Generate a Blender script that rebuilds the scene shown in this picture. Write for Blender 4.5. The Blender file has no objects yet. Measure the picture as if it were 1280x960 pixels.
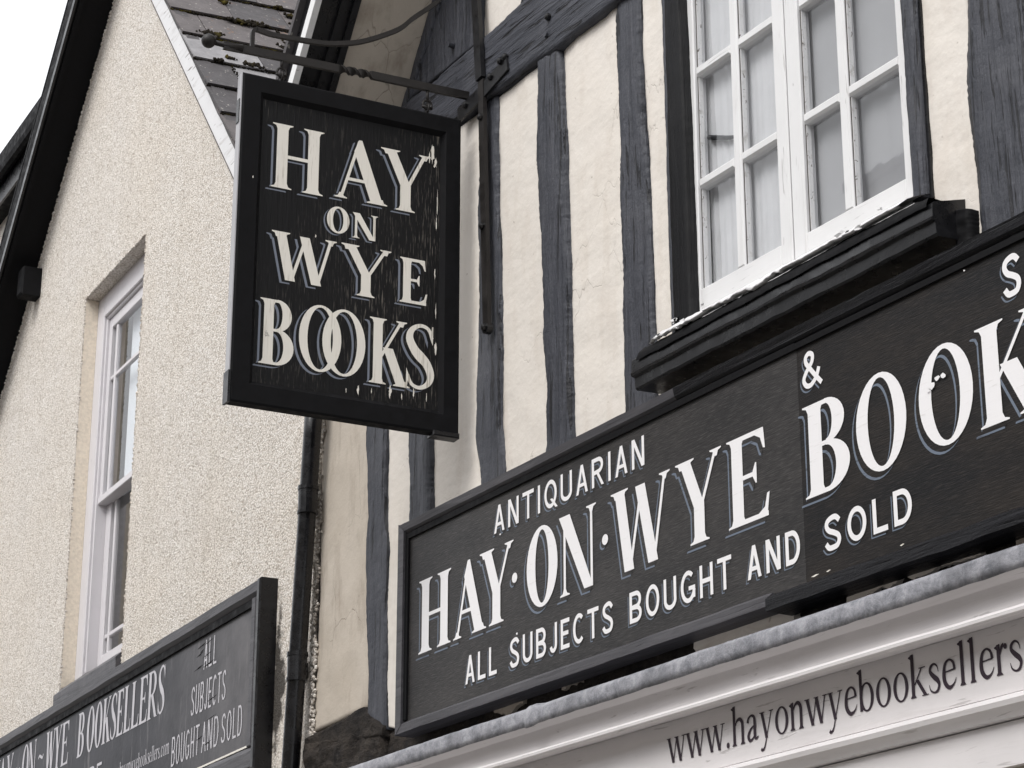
import bpy, bmesh, math, random
from math import sin, cos, pi, radians, sqrt, atan2
from mathutils import Vector, noise, Matrix

random.seed(7)
C = bpy.context.scene.collection
SC = bpy.context.scene

# ---------------------------------------------------------------- camera
cam = bpy.data.objects.new('camera', bpy.data.cameras.new('camera'))
C.objects.link(cam)
cam.location = (0, -3.8, 1.6)
cam.rotation_euler = (radians(90 + 19.478), 0, radians(59.299))
cam.data.sensor_width = 36
cam.data.lens = 36 * 2850 / 1280
cam.data.clip_start = 0.05
cam.data.clip_end = 800
SC.camera = cam

# ---------------------------------------------------------------- sky and sun (bright overcast)
SUN_EL, SUN_AZ = radians(50), radians(164)      # azimuth clockwise from +Y
w = bpy.data.worlds.new('World'); SC.world = w
w.use_nodes = True
nt = w.node_tree; nt.nodes.clear()
wo = nt.nodes.new('ShaderNodeOutputWorld')
bg = nt.nodes.new('ShaderNodeBackground')
sky = nt.nodes.new('ShaderNodeTexSky')
sky.sky_type = 'NISHITA'; sky.sun_disc = False
sky.sun_elevation = SUN_EL; sky.sun_rotation = SUN_AZ
sky.air_density = 1.2; sky.dust_density = 5.0; sky.ozone_density = 1.0
hs = nt.nodes.new('ShaderNodeHueSaturation'); hs.inputs['Saturation'].default_value = 0.12
mx = nt.nodes.new('ShaderNodeMix'); mx.data_type = 'RGBA'; mx.inputs[0].default_value = 0.6
mx.inputs[7].default_value = (9.0, 9.1, 9.4, 1)   # even cloud layer
nt.links.new(sky.outputs[0], hs.inputs['Color'])
nt.links.new(hs.outputs[0], mx.inputs[6])
nt.links.new(mx.outputs[2], bg.inputs['Color'])
bg.inputs['Strength'].default_value = 0.14
nt.links.new(bg.outputs[0], wo.inputs[0])
sl = bpy.data.lights.new('sun', 'SUN'); so = bpy.data.objects.new('sun', sl); C.objects.link(so)
sl.energy = 1.4; sl.angle = radians(25); sl.color = (1, .97, .93)
sd = Vector((sin(SUN_AZ) * cos(SUN_EL), cos(SUN_AZ) * cos(SUN_EL), sin(SUN_EL)))
so.rotation_euler = sd.to_track_quat('Z', 'Y').to_euler(); so.location = (0, -10, 20)
SC.view_settings.view_transform = 'Standard'
SC.view_settings.look = 'None'
SC.view_settings.exposure = 0.44
SC.view_settings.gamma = 1
SC.view_settings.use_curve_mapping = False
SC.render.engine = 'CYCLES'

# ---------------------------------------------------------------- material helper
class NT:
    def __init__(s, name):
        s.m = bpy.data.materials.new(name); s.m.use_nodes = True
        s.t = s.m.node_tree; s.b = s.t.nodes['Principled BSDF']; s.o = s.t.nodes['Material Output']
        s.tc = s.t.nodes.new('ShaderNodeTexCoord')
        s.nrm = None
    def n(s, typ, **kw):
        x = s.t.nodes.new(typ)
        for k, v in kw.items():
            if k.startswith('i_'): x.inputs[k[2:].replace('_', ' ')].default_value = v
            else: setattr(x, k, v)
        return x
    def l(s, a, b): s.t.links.new(a, b)
    def vec(s, scale=(1, 1, 1), rot=(0, 0, 0), loc=(0, 0, 0)):
        mp = s.n('ShaderNodeMapping'); mp.inputs['Scale'].default_value = scale
        mp.inputs['Rotation'].default_value = rot; mp.inputs['Location'].default_value = loc
        s.l(s.tc.outputs['Object'], mp.inputs[0]); return mp.outputs[0]
    def noise(s, vec, scale, detail=4, rough=.55, dist=0):
        x = s.n('ShaderNodeTexNoise'); s.l(vec, x.inputs['Vector'])
        x.inputs['Scale'].default_value = scale; x.inputs['Detail'].default_value = detail
        x.inputs['Roughness'].default_value = rough; x.inputs['Distortion'].default_value = dist
        return x.outputs['Fac']
    def voro(s, vec, scale, feature='F1', out='Distance', rand=1):
        x = s.n('ShaderNodeTexVoronoi', feature=feature); s.l(vec, x.inputs['Vector'])
        x.inputs['Scale'].default_value = scale; x.inputs['Randomness'].default_value = rand
        return x.outputs[out]
    def ramp(s, fac, *stops):
        x = s.n('ShaderNodeValToRGB'); s.l(fac, x.inputs[0]); e = x.color_ramp.elements
        while len(e) < len(stops): e.new(0.5)
        for i, (p, c) in enumerate(stops):
            e[i].position = p
            e[i].color = (c, c, c, 1) if not hasattr(c, '__len__') else (*c, 1)
        return x.outputs[0]
    def mix(s, fac, a, b, mode='MIX'):
        x = s.n('ShaderNodeMix', data_type='RGBA', blend_type=mode)
        for inp, v in ((0, fac), (6, a), (7, b)):
            if hasattr(v, 'is_linked') or hasattr(v, 'links'): s.l(v, x.inputs[inp])
            else: x.inputs[inp].default_value = v if inp == 0 else (*v, 1)
        return x.outputs[2]
    def math(s, op, a, b=0.0):
        x = s.n('ShaderNodeMath', operation=op)
        for i, v in enumerate((a, b)):
            if hasattr(v, 'links'): s.l(v, x.inputs[i])
            else: x.inputs[i].default_value = v
        return x.outputs[0]
    def bump(s, h, dist, strength=1.0):
        x = s.n('ShaderNodeBump'); x.inputs['Strength'].default_value = strength
        x.inputs['Distance'].default_value = dist; s.l(h, x.inputs['Height'])
        if s.nrm: s.l(s.nrm, x.inputs['Normal'])
        s.nrm = x.outputs[0]
    def done(s, col, rough=.6, spec=.5, metal=0, coat=0):
        b = s.b
        if hasattr(col, 'links'): s.l(col, b.inputs['Base Color'])
        else: b.inputs['Base Color'].default_value = (*col, 1)
        if hasattr(rough, 'links'): s.l(rough, b.inputs['Roughness'])
        else: b.inputs['Roughness'].default_value = rough
        b.inputs['Specular IOR Level'].default_value = spec
        b.inputs['Metallic'].default_value = metal
        if coat: b.inputs['Coat Weight'].default_value = coat; b.inputs['Coat Roughness'].default_value = .15
        if s.nrm: s.l(s.nrm, b.inputs['Normal'])
        return s.m

M = {}
def mat_plaster(name, c1, c2, c3, stain):
    t = NT(name); v = t.vec()
    big = t.noise(v, 2.2, 5, .6); fine = t.noise(v, 60, 4, .6); st = t.noise(t.vec((1, 1, .25)), 9, 5, .65)
    col = t.mix(t.ramp(big, (.35, 0), (.65, 1)), c1, c2)
    col = t.mix(t.math('MULTIPLY', t.ramp(st, (.5, 0), (.72, 1)), stain), col, c3)
    crk = t.voro(t.mix(.12, v, t.n('ShaderNodeTexNoise').outputs[1]), 3.1, 'DISTANCE_TO_EDGE')
    ck = t.ramp(crk, (.0, 1), (.006, 0))
    msk = t.ramp(t.noise(v, 1.7, 2), (.52, 0), (.6, 1))
    ckm = t.math('MULTIPLY', ck, msk)
    col = t.mix(t.math('MULTIPLY', ckm, stain * .8), col, (.16, .13, .1))
    spk = t.ramp(t.noise(v, 38, 2, .4), (.74, 0), (.78, 1))
    col = t.mix(t.math('MULTIPLY', spk, .5), col, (.25, .2, .16))
    t.bump(t.noise(v, 7, 4, .6), .007, .5); t.bump(fine, .0022, .6)
    t.bump(t.math('SUBTRACT', 1.0, ckm), .002, .6)
    return t.done(col, .75, .25)
M['plaster'] = mat_plaster('cream_plaster', (.70, .66, .612), (.68, .635, .58), (.52, .455, .39), .4)
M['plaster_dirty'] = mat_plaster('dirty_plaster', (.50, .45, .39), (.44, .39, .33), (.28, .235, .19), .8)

def mat_timber(name, axis, c1=(.034, .037, .047), c2=(.066, .069, .083), rough=.5, amt=1.0):
    t = NT(name)
    sc = {'z': (1, 1, .07), 'x': (.07, 1, 1)}[axis]
    v = t.vec(sc); v0 = t.vec()
    g = t.noise(v, 75, 6, .65, .4); g2 = t.noise(v, 26, 5, .6, .8); big = t.noise(v0, 4, 4)
    col = t.mix(t.ramp(g2, (.3, 0), (.7, 1)), c1, c2)
    crack = t.ramp(t.noise(t.vec(tuple(k * (1 if k == 1 else .8) for k in sc)), 55, 3, .5, .5), (.365, 1), (.405, 0))
    col = t.mix(t.math('MULTIPLY', crack, .85 * amt), col, (.012, .012, .014))
    if amt > .9: col = t.mix(t.math('MULTIPLY', t.ramp(big, (.5, 0), (.8, 1)), .5), col, (.11, .112, .125))
    t.bump(g2, .014, .9 * amt); t.bump(g, .006, .9 * amt); t.bump(t.noise(v0, 90, 4, .6), .003, .7 * amt)
    t.bump(t.math('SUBTRACT', 1.0, crack), .006, .8 * amt)
    return t.done(col, rough, .3 if amt > .9 else .15)
M['timber_z'] = mat_timber('slate_grey_painted_timber', 'z')
M['timber_x'] = mat_timber('slate_grey_painted_beam', 'x')
M['black_wood'] = mat_timber('black_painted_wood', 'z', (.005, .005, .006), (.009, .009, .010), .5, .45)
M['black_wood_x'] = mat_timber('black_painted_rail', 'x', (.006, .006, .007), (.014, .014, .017), .36, .45)
M['frame_grey'] = mat_timber('worn_black_frame_paint', 'x', (.055, .054, .060), (.095, .092, .10), .42, .25)

def mat_rotten(nm='rotten_timber', k=1.0):
    t = NT(nm); v = t.vec((.35, 1, 1)); v0 = t.vec()
    g = t.noise(v, 40, 8, .75, 1.2); b = t.noise(v0, 9, 5, .7)
    col = t.mix(t.ramp(b, (.35, 0), (.65, 1)), (.018 * k, .016 * k, .016 * k), (.062 * k, .052 * k, .044 * k))
    col = t.mix(t.ramp(g, (.55, 0), (.75, 1)), col, (.12 * k, .10 * k, .085 * k))
    col = t.mix(t.ramp(g, (.3, 1), (.42, 0)), col, (.008, .007, .007))
    t.bump(g, .025, 1); t.bump(b, .03, .8)
    return t.done(col, .85, .2)
M['rotten'] = mat_rotten()
M['rotten_dark'] = mat_rotten('tarred_decayed_timber', .85)

PATCH_X = -(-7.943 - .345 - (-7.943 - 2.8 * .9982))   # black patch centre, along the wall from the house's own origin
def mat_pebble():
    t = NT('cream_pebbledash'); v = t.vec(); v0 = t.vec()
    d = t.n('ShaderNodeTexNoise'); d.inputs['Scale'].default_value = 60; t.l(v, d.inputs['Vector'])
    vv = t.mix(.003, v, d.outputs[1], 'ADD')
    vd = t.voro(vv, 112); vcol = t.voro(vv, 112, 'F1', 'Color')
    sep = t.n('ShaderNodeSeparateColor'); t.l(vcol, sep.inputs[0])
    big = t.noise(v0, 1.1, 4)
    base = t.mix(t.ramp(big, (.35, 0), (.65, 1)), (.745, .705, .655), (.765, .74, .71))
    col = t.mix(t.ramp(sep.outputs[0], (.0, 0), (1., 1)), t.mix(.45, base, (.44, .37, .295)), base)
    col = t.mix(t.math('MULTIPLY', t.ramp(sep.outputs[2], (.10, 1), (.17, 0)), .5), col, (.30, .25, .20))
    gap = t.ramp(vd, (.50, 0), (.76, 1))
    col = t.mix(t.math('MULTIPLY', gap, .62), col, (.27, .225, .175))
    pit = t.ramp(t.noise(v0, 120, 2, .5), (.63, 0), (.69, 1))
    col = t.mix(t.math('MULTIPLY', pit, .6), col, (.14, .11, .085))
    # black patch on the corner beside the low sign, and faint run-off streaks
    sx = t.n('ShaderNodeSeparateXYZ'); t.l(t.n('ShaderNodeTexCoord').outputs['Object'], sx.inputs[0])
    dx = t.math('ABSOLUTE', t.math('ADD', sx.outputs[0], PATCH_X)); dz = t.math('ABSOLUTE', t.math('ADD', sx.outputs[2], -3.52))
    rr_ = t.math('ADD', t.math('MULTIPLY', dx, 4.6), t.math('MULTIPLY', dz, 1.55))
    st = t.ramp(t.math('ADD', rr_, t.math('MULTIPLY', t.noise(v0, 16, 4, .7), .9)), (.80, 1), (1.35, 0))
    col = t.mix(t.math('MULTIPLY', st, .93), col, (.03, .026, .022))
    run = t.ramp(t.noise(t.vec((1, 1, .08)), 9, 5, .6), (.56, 0), (.75, 1))
    col = t.mix(t.math('MULTIPLY', run, .22), col, (.40, .36, .30))
    t.bump(t.noise(v0, 3, 3), .03, .5)
    h = t.math('MULTIPLY', t.math('SUBTRACT', 1.0, vd), t.math('ADD', t.math('MULTIPLY', sep.outputs[1], .7), .5))
    t.bump(h, .006, .7)
    return t.done(col, .85, .2)
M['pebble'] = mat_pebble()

def mat_white(name, base=(.70, .70, .705), dirt=.25, rough=.42, axis='z'):
    t = NT(name); v0 = t.vec(); v = t.vec((1, 1, .1) if axis == 'z' else (.1, 1, 1))
    a = t.noise(v, 30, 6, .7, .6); b = t.noise(v0, 6, 5)
    col = t.mix(t.math('MULTIPLY', t.ramp(a, (.55, 0), (.75, 1)), dirt), base, (.30, .27, .25))
    crk = t.ramp(t.noise(v, 60, 3, .6, .7), (.30, 1), (.345, 0))
    col = t.mix(t.math('MULTIPLY', crk, dirt * 1.8), col, (.12, .10, .09))
    col = t.mix(t.math('MULTIPLY', t.ramp(b, (.4, 0), (.7, 1)), .25), col, tuple(k * .8 for k in base))
    t.bump(a, .0016, .5)
    return t.done(col, rough, .4)
M['white'] = mat_white('white_gloss_paint')
M['white_x'] = mat_white('white_gloss_paint_rail', axis='x')
M['white_worn'] = mat_white('worn_white_paint', (.66, .66, .67), .8, .6, 'x')
M['shop_white'] = mat_white('off_white_shopfront_paint', (.68, .655, .66), .22, .4, 'x')
M['sash_white'] = mat_white('lilac_white_sash_paint', (.62, .60, .62), .12, .5)

def mat_black(name, c=(.006, .006, .007), rough=.3, spec=.35):
    t = NT(name); v = t.vec()
    n = t.noise(v, 25, 5, .6)
    t.bump(n, .002, .5)
    r = t.ramp(n, (.3, rough * .7), (.7, min(1, rough * 1.4)))
    c2 = tuple(k * 1.9 for k in c)
    return t.done(t.mix(t.ramp(n, (.4, 0), (.7, 1)), c, c2), r, spec)
M['black'] = mat_black('black_gloss_paint')
M['black_matt'] = mat_black('black_weathered_paint', (.0055, .0055, .0062), .65, .10)
M['iron'] = mat_black('wrought_iron', (.012, .0105, .010), .5, .3)
M['bolt'] = mat_black('black_bolt_iron', (.007, .007, .008), .35, .4)

def mat_board_v():   # hanging sign: vertical grain with pale flecks
    t = NT('black_weathered_sign_board'); v0 = t.vec(); v = t.vec((1, 1, .07))
    g = t.noise(v, 230, 3, .6); g2 = t.noise(v, 70, 4, .6)
    mask = t.ramp(t.noise(t.vec((1, 1, .6), loc=(3, 1, 2)), 3.2, 3, .6), (.44, 0), (.66, 1))
    fl = t.math('MULTIPLY', t.ramp(g, (.565, 0), (.68, 1)), mask)
    col = t.mix(t.math('MULTIPLY', fl, .75), (.0045, .0045, .0052), (.17, .155, .135))
    t.bump(g2, .003, .7); t.bump(g, .0015, .7)
    return t.done(col, .5, .2)
M['board_v'] = mat_board_v()

def mat_board_h(name, base, brown, k, gl=(.12, .105, .095)):
    t = NT(name); v0 = t.vec(); v = t.vec((.09, 1, 1), rot=(0, radians(-4), 0))
    g = t.noise(v, 260, 4, .6, .3); g2 = t.noise(t.vec((.3, 1, 1)), 7, 5, .65)
    col = t.mix(t.ramp(g2, (.38, 0), (.68, 1)), base, brown)
    col = t.mix(t.math('MULTIPLY', t.ramp(g, (.52, 0), (.68, 1)), k), col, gl)
    col = t.mix(t.math('MULTIPLY', t.ramp(g, (.34, 1), (.44, 0)), .6), col, (.006, .006, .006))
    t.bump(g, .0016, .9)
    return t.done(col, .5, .26 if gl[0] > .1 else .17)
M['board_h'] = mat_board_h('charcoal_sign_board', (.020, .019, .0195), (.040, .037, .036), .4, (.105, .098, .094))
M['board_dark'] = mat_board_h('dark_sign_board', (.009, .0088, .0098), (.022, .018, .0155), .4, (.058, .050, .045))

def mat_board_left():
    t = NT('streaked_grey_sign_board'); v0 = t.vec(); v = t.vec((1, 1, .12))
    g = t.noise(v, 28, 5, .6); g2 = t.noise(v0, 5, 4)
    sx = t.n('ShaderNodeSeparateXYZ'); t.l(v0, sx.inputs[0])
    painted_sheen = t.ramp(t.math('ADD', t.math('MULTIPLY', sx.outputs[0], .75), -.45), (.0, 0), (1., 1))  # gloss sheen painted in: board colour lightens towards its right end
    col = t.mix(painted_sheen, t.mix(t.ramp(g2, (.35, 0), (.7, 1)), (.018, .018, .023), (.04, .04, .048)), t.mix(t.ramp(g2, (.35, 0), (.7, 1)), (.065, .063, .068), (.12, .115, .12)))
    col = t.mix(t.math('MULTIPLY', t.ramp(g, (.58, 0), (.74, 1)), .7), col, (.19, .18, .185))
    t.bump(t.noise(v0, 30, 4), .002, .5)
    return t.done(col, .42, .12)
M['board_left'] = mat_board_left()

def mat_letter(name, c, chip, worn, axis='z', th=.62, k=.5):
    t = NT(name); v = t.vec((1, 1, .06) if axis == 'z' else (.1, 1, 1)); v0 = t.vec()
    a = t.noise(v, 150, 4, .6); b = t.noise(v0, 5, 4)
    msk = t.ramp(b, (.4, 0), (.62, 1))
    col = t.mix(t.math('MULTIPLY', t.math('MULTIPLY', t.ramp(a, (th, 0), (th + .07, 1)), msk), k), c, worn)
    col = t.mix(t.math('MULTIPLY', t.ramp(t.noise(v0, 14, 5, .7), (.70, 0), (.73, 1)), chip), col, (.02, .018, .017))
    t.bump(a, .0008, .5)
    return t.done(col, .5, .3)
M['ink_cream'] = mat_letter('cream_sign_lettering', (.74, .71, .65), .5, (.27, .23, .17), th=.55, k=.6)
M['ink_blue_v'] = mat_letter('blue_grey_letter_shade', (.17, .19, .235), .4, (.03, .03, .035))
M['ink_white'] = mat_letter('white_sign_lettering', (.78, .77, .78), .25, (.5, .48, .46), 'x')
M['ink_blue'] = mat_letter('dusty_blue_letter_shade', (.14, .17, .22), .3, (.04, .04, .05), 'x', .56, .6)
M['ink_left'] = mat_letter('greyed_white_lettering', (.50, .49, .52), .3, (.2, .2, .22), 'z', .55, .6)
M['ink_dark'] = mat_letter('dark_plum_lettering', (.028, .016, .026), 0, (.05, .04, .05), 'x')

def mat_slate(name, c, lich):
    t = NT(name); v0 = t.vec(); v = t.vec((.4, 1, 1))
    a = t.noise(v0, 14, 6, .65); b = t.noise(v, 60, 5, .6)
    col = t.mix(t.ramp(a, (.3, 0), (.7, 1)), c, tuple(k * 1.5 for k in c))
    sp = t.ramp(t.noise(v0, 46, 3, .5), (.66, 0), (.70, 1))
    col = t.mix(t.math('MULTIPLY', sp, .7), col, (.42, .40, .36))
    li = t.ramp(t.noise(v0, 5.5, 5, .75), (.60, 0), (.68, 1))
    col = t.mix(t.math('MULTIPLY', li, lich), col, (.27, .13, .055))
    t.bump(b, .003, .7); t.bump(a, .006, .6)
    return t.done(col, .7, .2)
M['slate0'] = mat_slate('dark_slate', (.062, .058, .060), .2)
M['slate1'] = mat_slate('plum_slate', (.090, .081, .081), .8)
M['slate2'] = mat_slate('pale_slate', (.20, .195, .20), .1)
t = NT('moss'); v = t.vec()
M['moss'] = t.done(t.mix(t.ramp(t.noise(v, 9, 4), (.52, 0), (.66, 1)), (.018, .015, .011), (.075, .06, .012)), .95, .1)
def mat_lead():
    t = NT('weathered_lead'); v0 = t.vec(); v = t.vec((1, 1, .4))
    a = t.noise(v0, 19, 9, .8, .25); b = t.noise(v0, 4, 4)
    col = t.mix(t.ramp(a, (.38, 0), (.60, 1)), (.15, .155, .175), (.36, .36, .39))
    col = t.mix(t.ramp(a, (.62, 0), (.78, 1)), col, (.42, .42, .45))
    col = t.mix(t.math('MULTIPLY', t.ramp(b, (.55, 0), (.7, 1)), .6), col, (.05, .052, .06))
    t.bump(a, .006, .8)
    return t.done(col, .55, .5, .15)
M['lead'] = mat_lead()
M['lead_pale'] = mat_white('pale_edge_paint', (.42, .42, .44), .6, .6)
def mat_glass():
    t = NT('window_glass'); t.t.nodes.remove(t.b)
    fr = t.n('ShaderNodeFresnel'); fr.inputs[0].default_value = 1.8
    tr = t.n('ShaderNodeBsdfTransparent'); tr.inputs[0].default_value = (.955, .96, .965, 1)
    gl = t.n('ShaderNodeBsdfGlossy'); gl.inputs['Roughness'].default_value = .015
    bp = t.n('ShaderNodeBump'); bp.inputs['Distance'].default_value = .002; bp.inputs['Strength'].default_value = .15
    t.l(t.noise(t.vec(), 5, 2), bp.inputs['Height']); t.l(bp.outputs[0], gl.inputs['Normal'])
    gm = t.n('ShaderNodeNewGeometry'); fk = t.math('MULTIPLY', fr.outputs[0], t.math('SUBTRACT', 1.0, gm.outputs['Backfacing']))
    ms = t.n('ShaderNodeMixShader'); t.l(fk, ms.inputs[0]); t.l(tr.outputs[0], ms.inputs[1]); t.l(gl.outputs[0], ms.inputs[2])
    t.l(ms.outputs[0], t.o.inputs[0]); return t.m
M['glass'] = mat_glass()
def mat_plain(name, c, r=.8, sc=30, var=.2, spec=.3, bd=.002):
    t = NT(name); v = t.vec(); n = t.noise(v, sc, 5, .6)
    t.bump(n, bd, .5)
    return t.done(t.mix(t.ramp(n, (.3, 0), (.7, 1)), tuple(k * (1 - var) for k in c), tuple(min(1, k * (1 + var)) for k in c)), r, spec)
M['sky_sheet'] = mat_plain('sky_reflection_sheet', (.36, .36, .37), .9, 4, .04, .1)  # sky reflection of the right panes put into this sheet's colour
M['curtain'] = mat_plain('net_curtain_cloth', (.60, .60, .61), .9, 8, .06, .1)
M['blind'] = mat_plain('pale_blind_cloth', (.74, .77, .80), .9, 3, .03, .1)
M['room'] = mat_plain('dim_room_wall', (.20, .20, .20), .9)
M['core'] = mat_plain('dark_wall_core', (.06, .05, .045), .95, 20, .4)
M['asphalt'] = mat_plain('asphalt', (.09, .09, .092), .9, 90, .3, .3, .004)
M['paving'] = mat_plain('paving_stone', (.34, .33, .31), .85, 20, .2)
M['earth'] = mat_plain('ground_earth', (.12, .11, .09), .95, 3, .3)
M['kerb'] = mat_plain('granite_kerb', (.28, .27, .26), .8, 60, .2)
M['brick'] = mat_plain('rendered_front', (.45, .41, .35), .9, 12, .12)
M['tile'] = mat_plain('opposite_roof_slate', (.09, .085, .09), .7, 20, .25)
M['dark_metal'] = mat_black('pipe_black_paint', (.005, .005, .006), .25, .4)
M['reveal'] = mat_plain('smooth_cream_render', (.74, .66, .55), .8, 60, .12, .2, .003)
M['soot'] = mat_plain('cream_books', (.42, .34, .24), .8, 9, .3)

# ---------------------------------------------------------------- object helpers
def wloc(o):
    p = Vector((0, 0, 0))
    while o: p += o.location; o = o.parent
    return p
def mk(name, verts, faces, mat, parent=None, smooth=False, mids=None, **props):
    off = wloc(parent)
    me = bpy.data.meshes.new(name)
    me.from_pydata([tuple(Vector(v) - off) for v in verts], [], faces)
    for m_ in (mat if isinstance(mat, (list, tuple)) else [mat]): me.materials.append(m_)
    if mids: me.polygons.foreach_set('material_index', mids)
    if smooth: me.polygons.foreach_set('use_smooth', [True] * len(me.polygons))
    me.update()
    o = bpy.data.objects.new(name, me); C.objects.link(o)
    if parent: o.parent = parent
    for k, v in props.items(): o[k] = v
    return o
def thing(name, label, cat, loc, group=None):
    o = bpy.data.objects.new(name, None); C.objects.link(o); o.location = loc; o.empty_display_size = .2
    o['label'] = label; o['category'] = cat
    if group: o['group'] = group
    return o
class Fr:
    """a wall frame: o origin on the wall, ex along it (rightwards), en out of it, z up"""
    def __init__(s, o, ex, en): s.o = Vector(o); s.ex = Vector(ex); s.en = Vector(en)
    def __call__(s, x, z, off=0.0): 
        p = s.o + s.ex * x + s.en * off; return Vector((p.x, p.y, z))
F1 = Fr((0, 0, 0), (1, 0, 0), (0, -1, 0))
_a = radians(-3.4053)
F2 = Fr((-7.943, 0, 0), (cos(_a), sin(_a), 0), (sin(_a), -cos(_a), 0))
FS = Fr((-6.633, 0, 0), (.070, .99755, 0), (.99755, -.070, 0))

class MB:
    def __init__(s): s.v = []; s.f = []; s.mi = []; s.m = 0
    def add(s, vs, fs):
        b = len(s.v); s.v += [Vector(v) for v in vs]
        for f in fs: s.f.append([i + b for i in f]); s.mi.append(s.m)
    def box(s, F, x0, x1, z0, z1, o0, o1):
        P = [F(x, z, o) for o in (o0, o1) for z in (z0, z1) for x in (x0, x1)]
        s.add(P, [(0, 2, 3, 1), (4, 5, 7, 6), (0, 1, 5, 4), (2, 6, 7, 3), (0, 4, 6, 2), (1, 3, 7, 5)])
    def bevbox(s, F, x0, x1, z0, z1, o0, o1, b=.004):
        """box whose front edges are chamfered"""
        P = [F(x, z, o0) for z in (z0, z1) for x in (x0, x1)]
        P += [F(x, z, o1 - b) for z in (z0, z1) for x in (x0, x1)]
        P += [F(x, z, o1) for z in (z0 + b, z1 - b) for x in (x0 + b, x1 - b)]
        s.add(P, [(0, 2, 3, 1), (0, 1, 5, 4), (1, 3, 7, 5), (3, 2, 6, 7), (2, 0, 4, 6),
                  (4, 5, 9, 8), (5, 7, 11, 9), (7, 6, 10, 11), (6, 4, 8, 10), (8, 9, 11, 10)])
    def prism(s, F, poly, o0, o1):
        n = len(poly); P = [F(x, z, o0) for x, z in poly] + [F(x, z, o1) for x, z in poly]
        s.add(P, [tuple(range(n - 1, -1, -1)), tuple(range(n, 2 * n))] + [(i, (i + 1) % n, n + (i + 1) % n, n + i) for i in range(n)])
    def sheet(s, F, poly, off): s.add([F(x, z, off) for x, z in poly], [tuple(range(len(poly)))])
    def strip(s, F, A, B, off):
        n = len(A); s.add([F(*p, off) for p in A] + [F(*p, off) for p in B], [(i, i + 1, n + i + 1, n + i) for i in range(n - 1)])
    def tube(s, pts, r, seg=12, cap=True, flat=None):
        pts = [Vector(p) for p in pts]; n = len(pts); rings = []
        rr = r if hasattr(r, '__len__') else [r] * n
        prev = None
        for i in range(n):
            t = (pts[min(i + 1, n - 1)] - pts[max(i - 1, 0)]).normalized()
            if prev is None:
                u = t.cross(Vector((0, 0, 1)) if abs(t.z) < .9 else Vector((1, 0, 0))).normalized()
            else: u = (prev - t * prev.dot(t)).normalized()
            prev = u; w_ = t.cross(u)
            rings.append([pts[i] + (u * cos(2 * pi * k / seg) + w_ * sin(2 * pi * k / seg)) * rr[i] for k in range(seg)])
        b = [v for r_ in rings for v in r_]
        fs = [(i * seg + k, i * seg + (k + 1) % seg, (i + 1) * seg + (k + 1) % seg, (i + 1) * seg + k) for i in range(n - 1) for k in range(seg)]
        if cap: fs += [tuple(range(seg - 1, -1, -1)), tuple(range((n - 1) * seg, n * seg))]
        s.add(b, fs)
    def ball(s, c, r, seg=12, rg=8, sc=(1, 1, 1), jit=0):
        c = Vector(c); vs = []
        for i in range(1, rg):
            a = pi * i / rg
            for k in range(seg):
                b = 2 * pi * k / seg; j = 1 + random.uniform(-jit, jit)
                vs.append(c + Vector((sin(a) * cos(b) * sc[0], sin(a) * sin(b) * sc[1], cos(a) * sc[2])) * r * j)
        top = len(vs); vs += [c + Vector((0, 0, r * sc[2])), c - Vector((0, 0, r * sc[2]))]
        fs = [(i * seg + k, (i + 1) * seg + k, (i + 1) * seg + (k + 1) % seg, i * seg + (k + 1) % seg) for i in range(rg - 2) for k in range(seg)]
        fs += [(top, k, (k + 1) % seg) for k in range(seg)]
        fs += [(top + 1, (rg - 2) * seg + (k + 1) % seg, (rg - 2) * seg + k) for k in range(seg)]
        s.add(vs, fs)
    def build(s, name, mat, parent=None, smooth=False, **p):
        return mk(name, s.v, s.f, mat, parent, smooth, s.mi if isinstance(mat, (list, tuple)) else None, **p)

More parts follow.
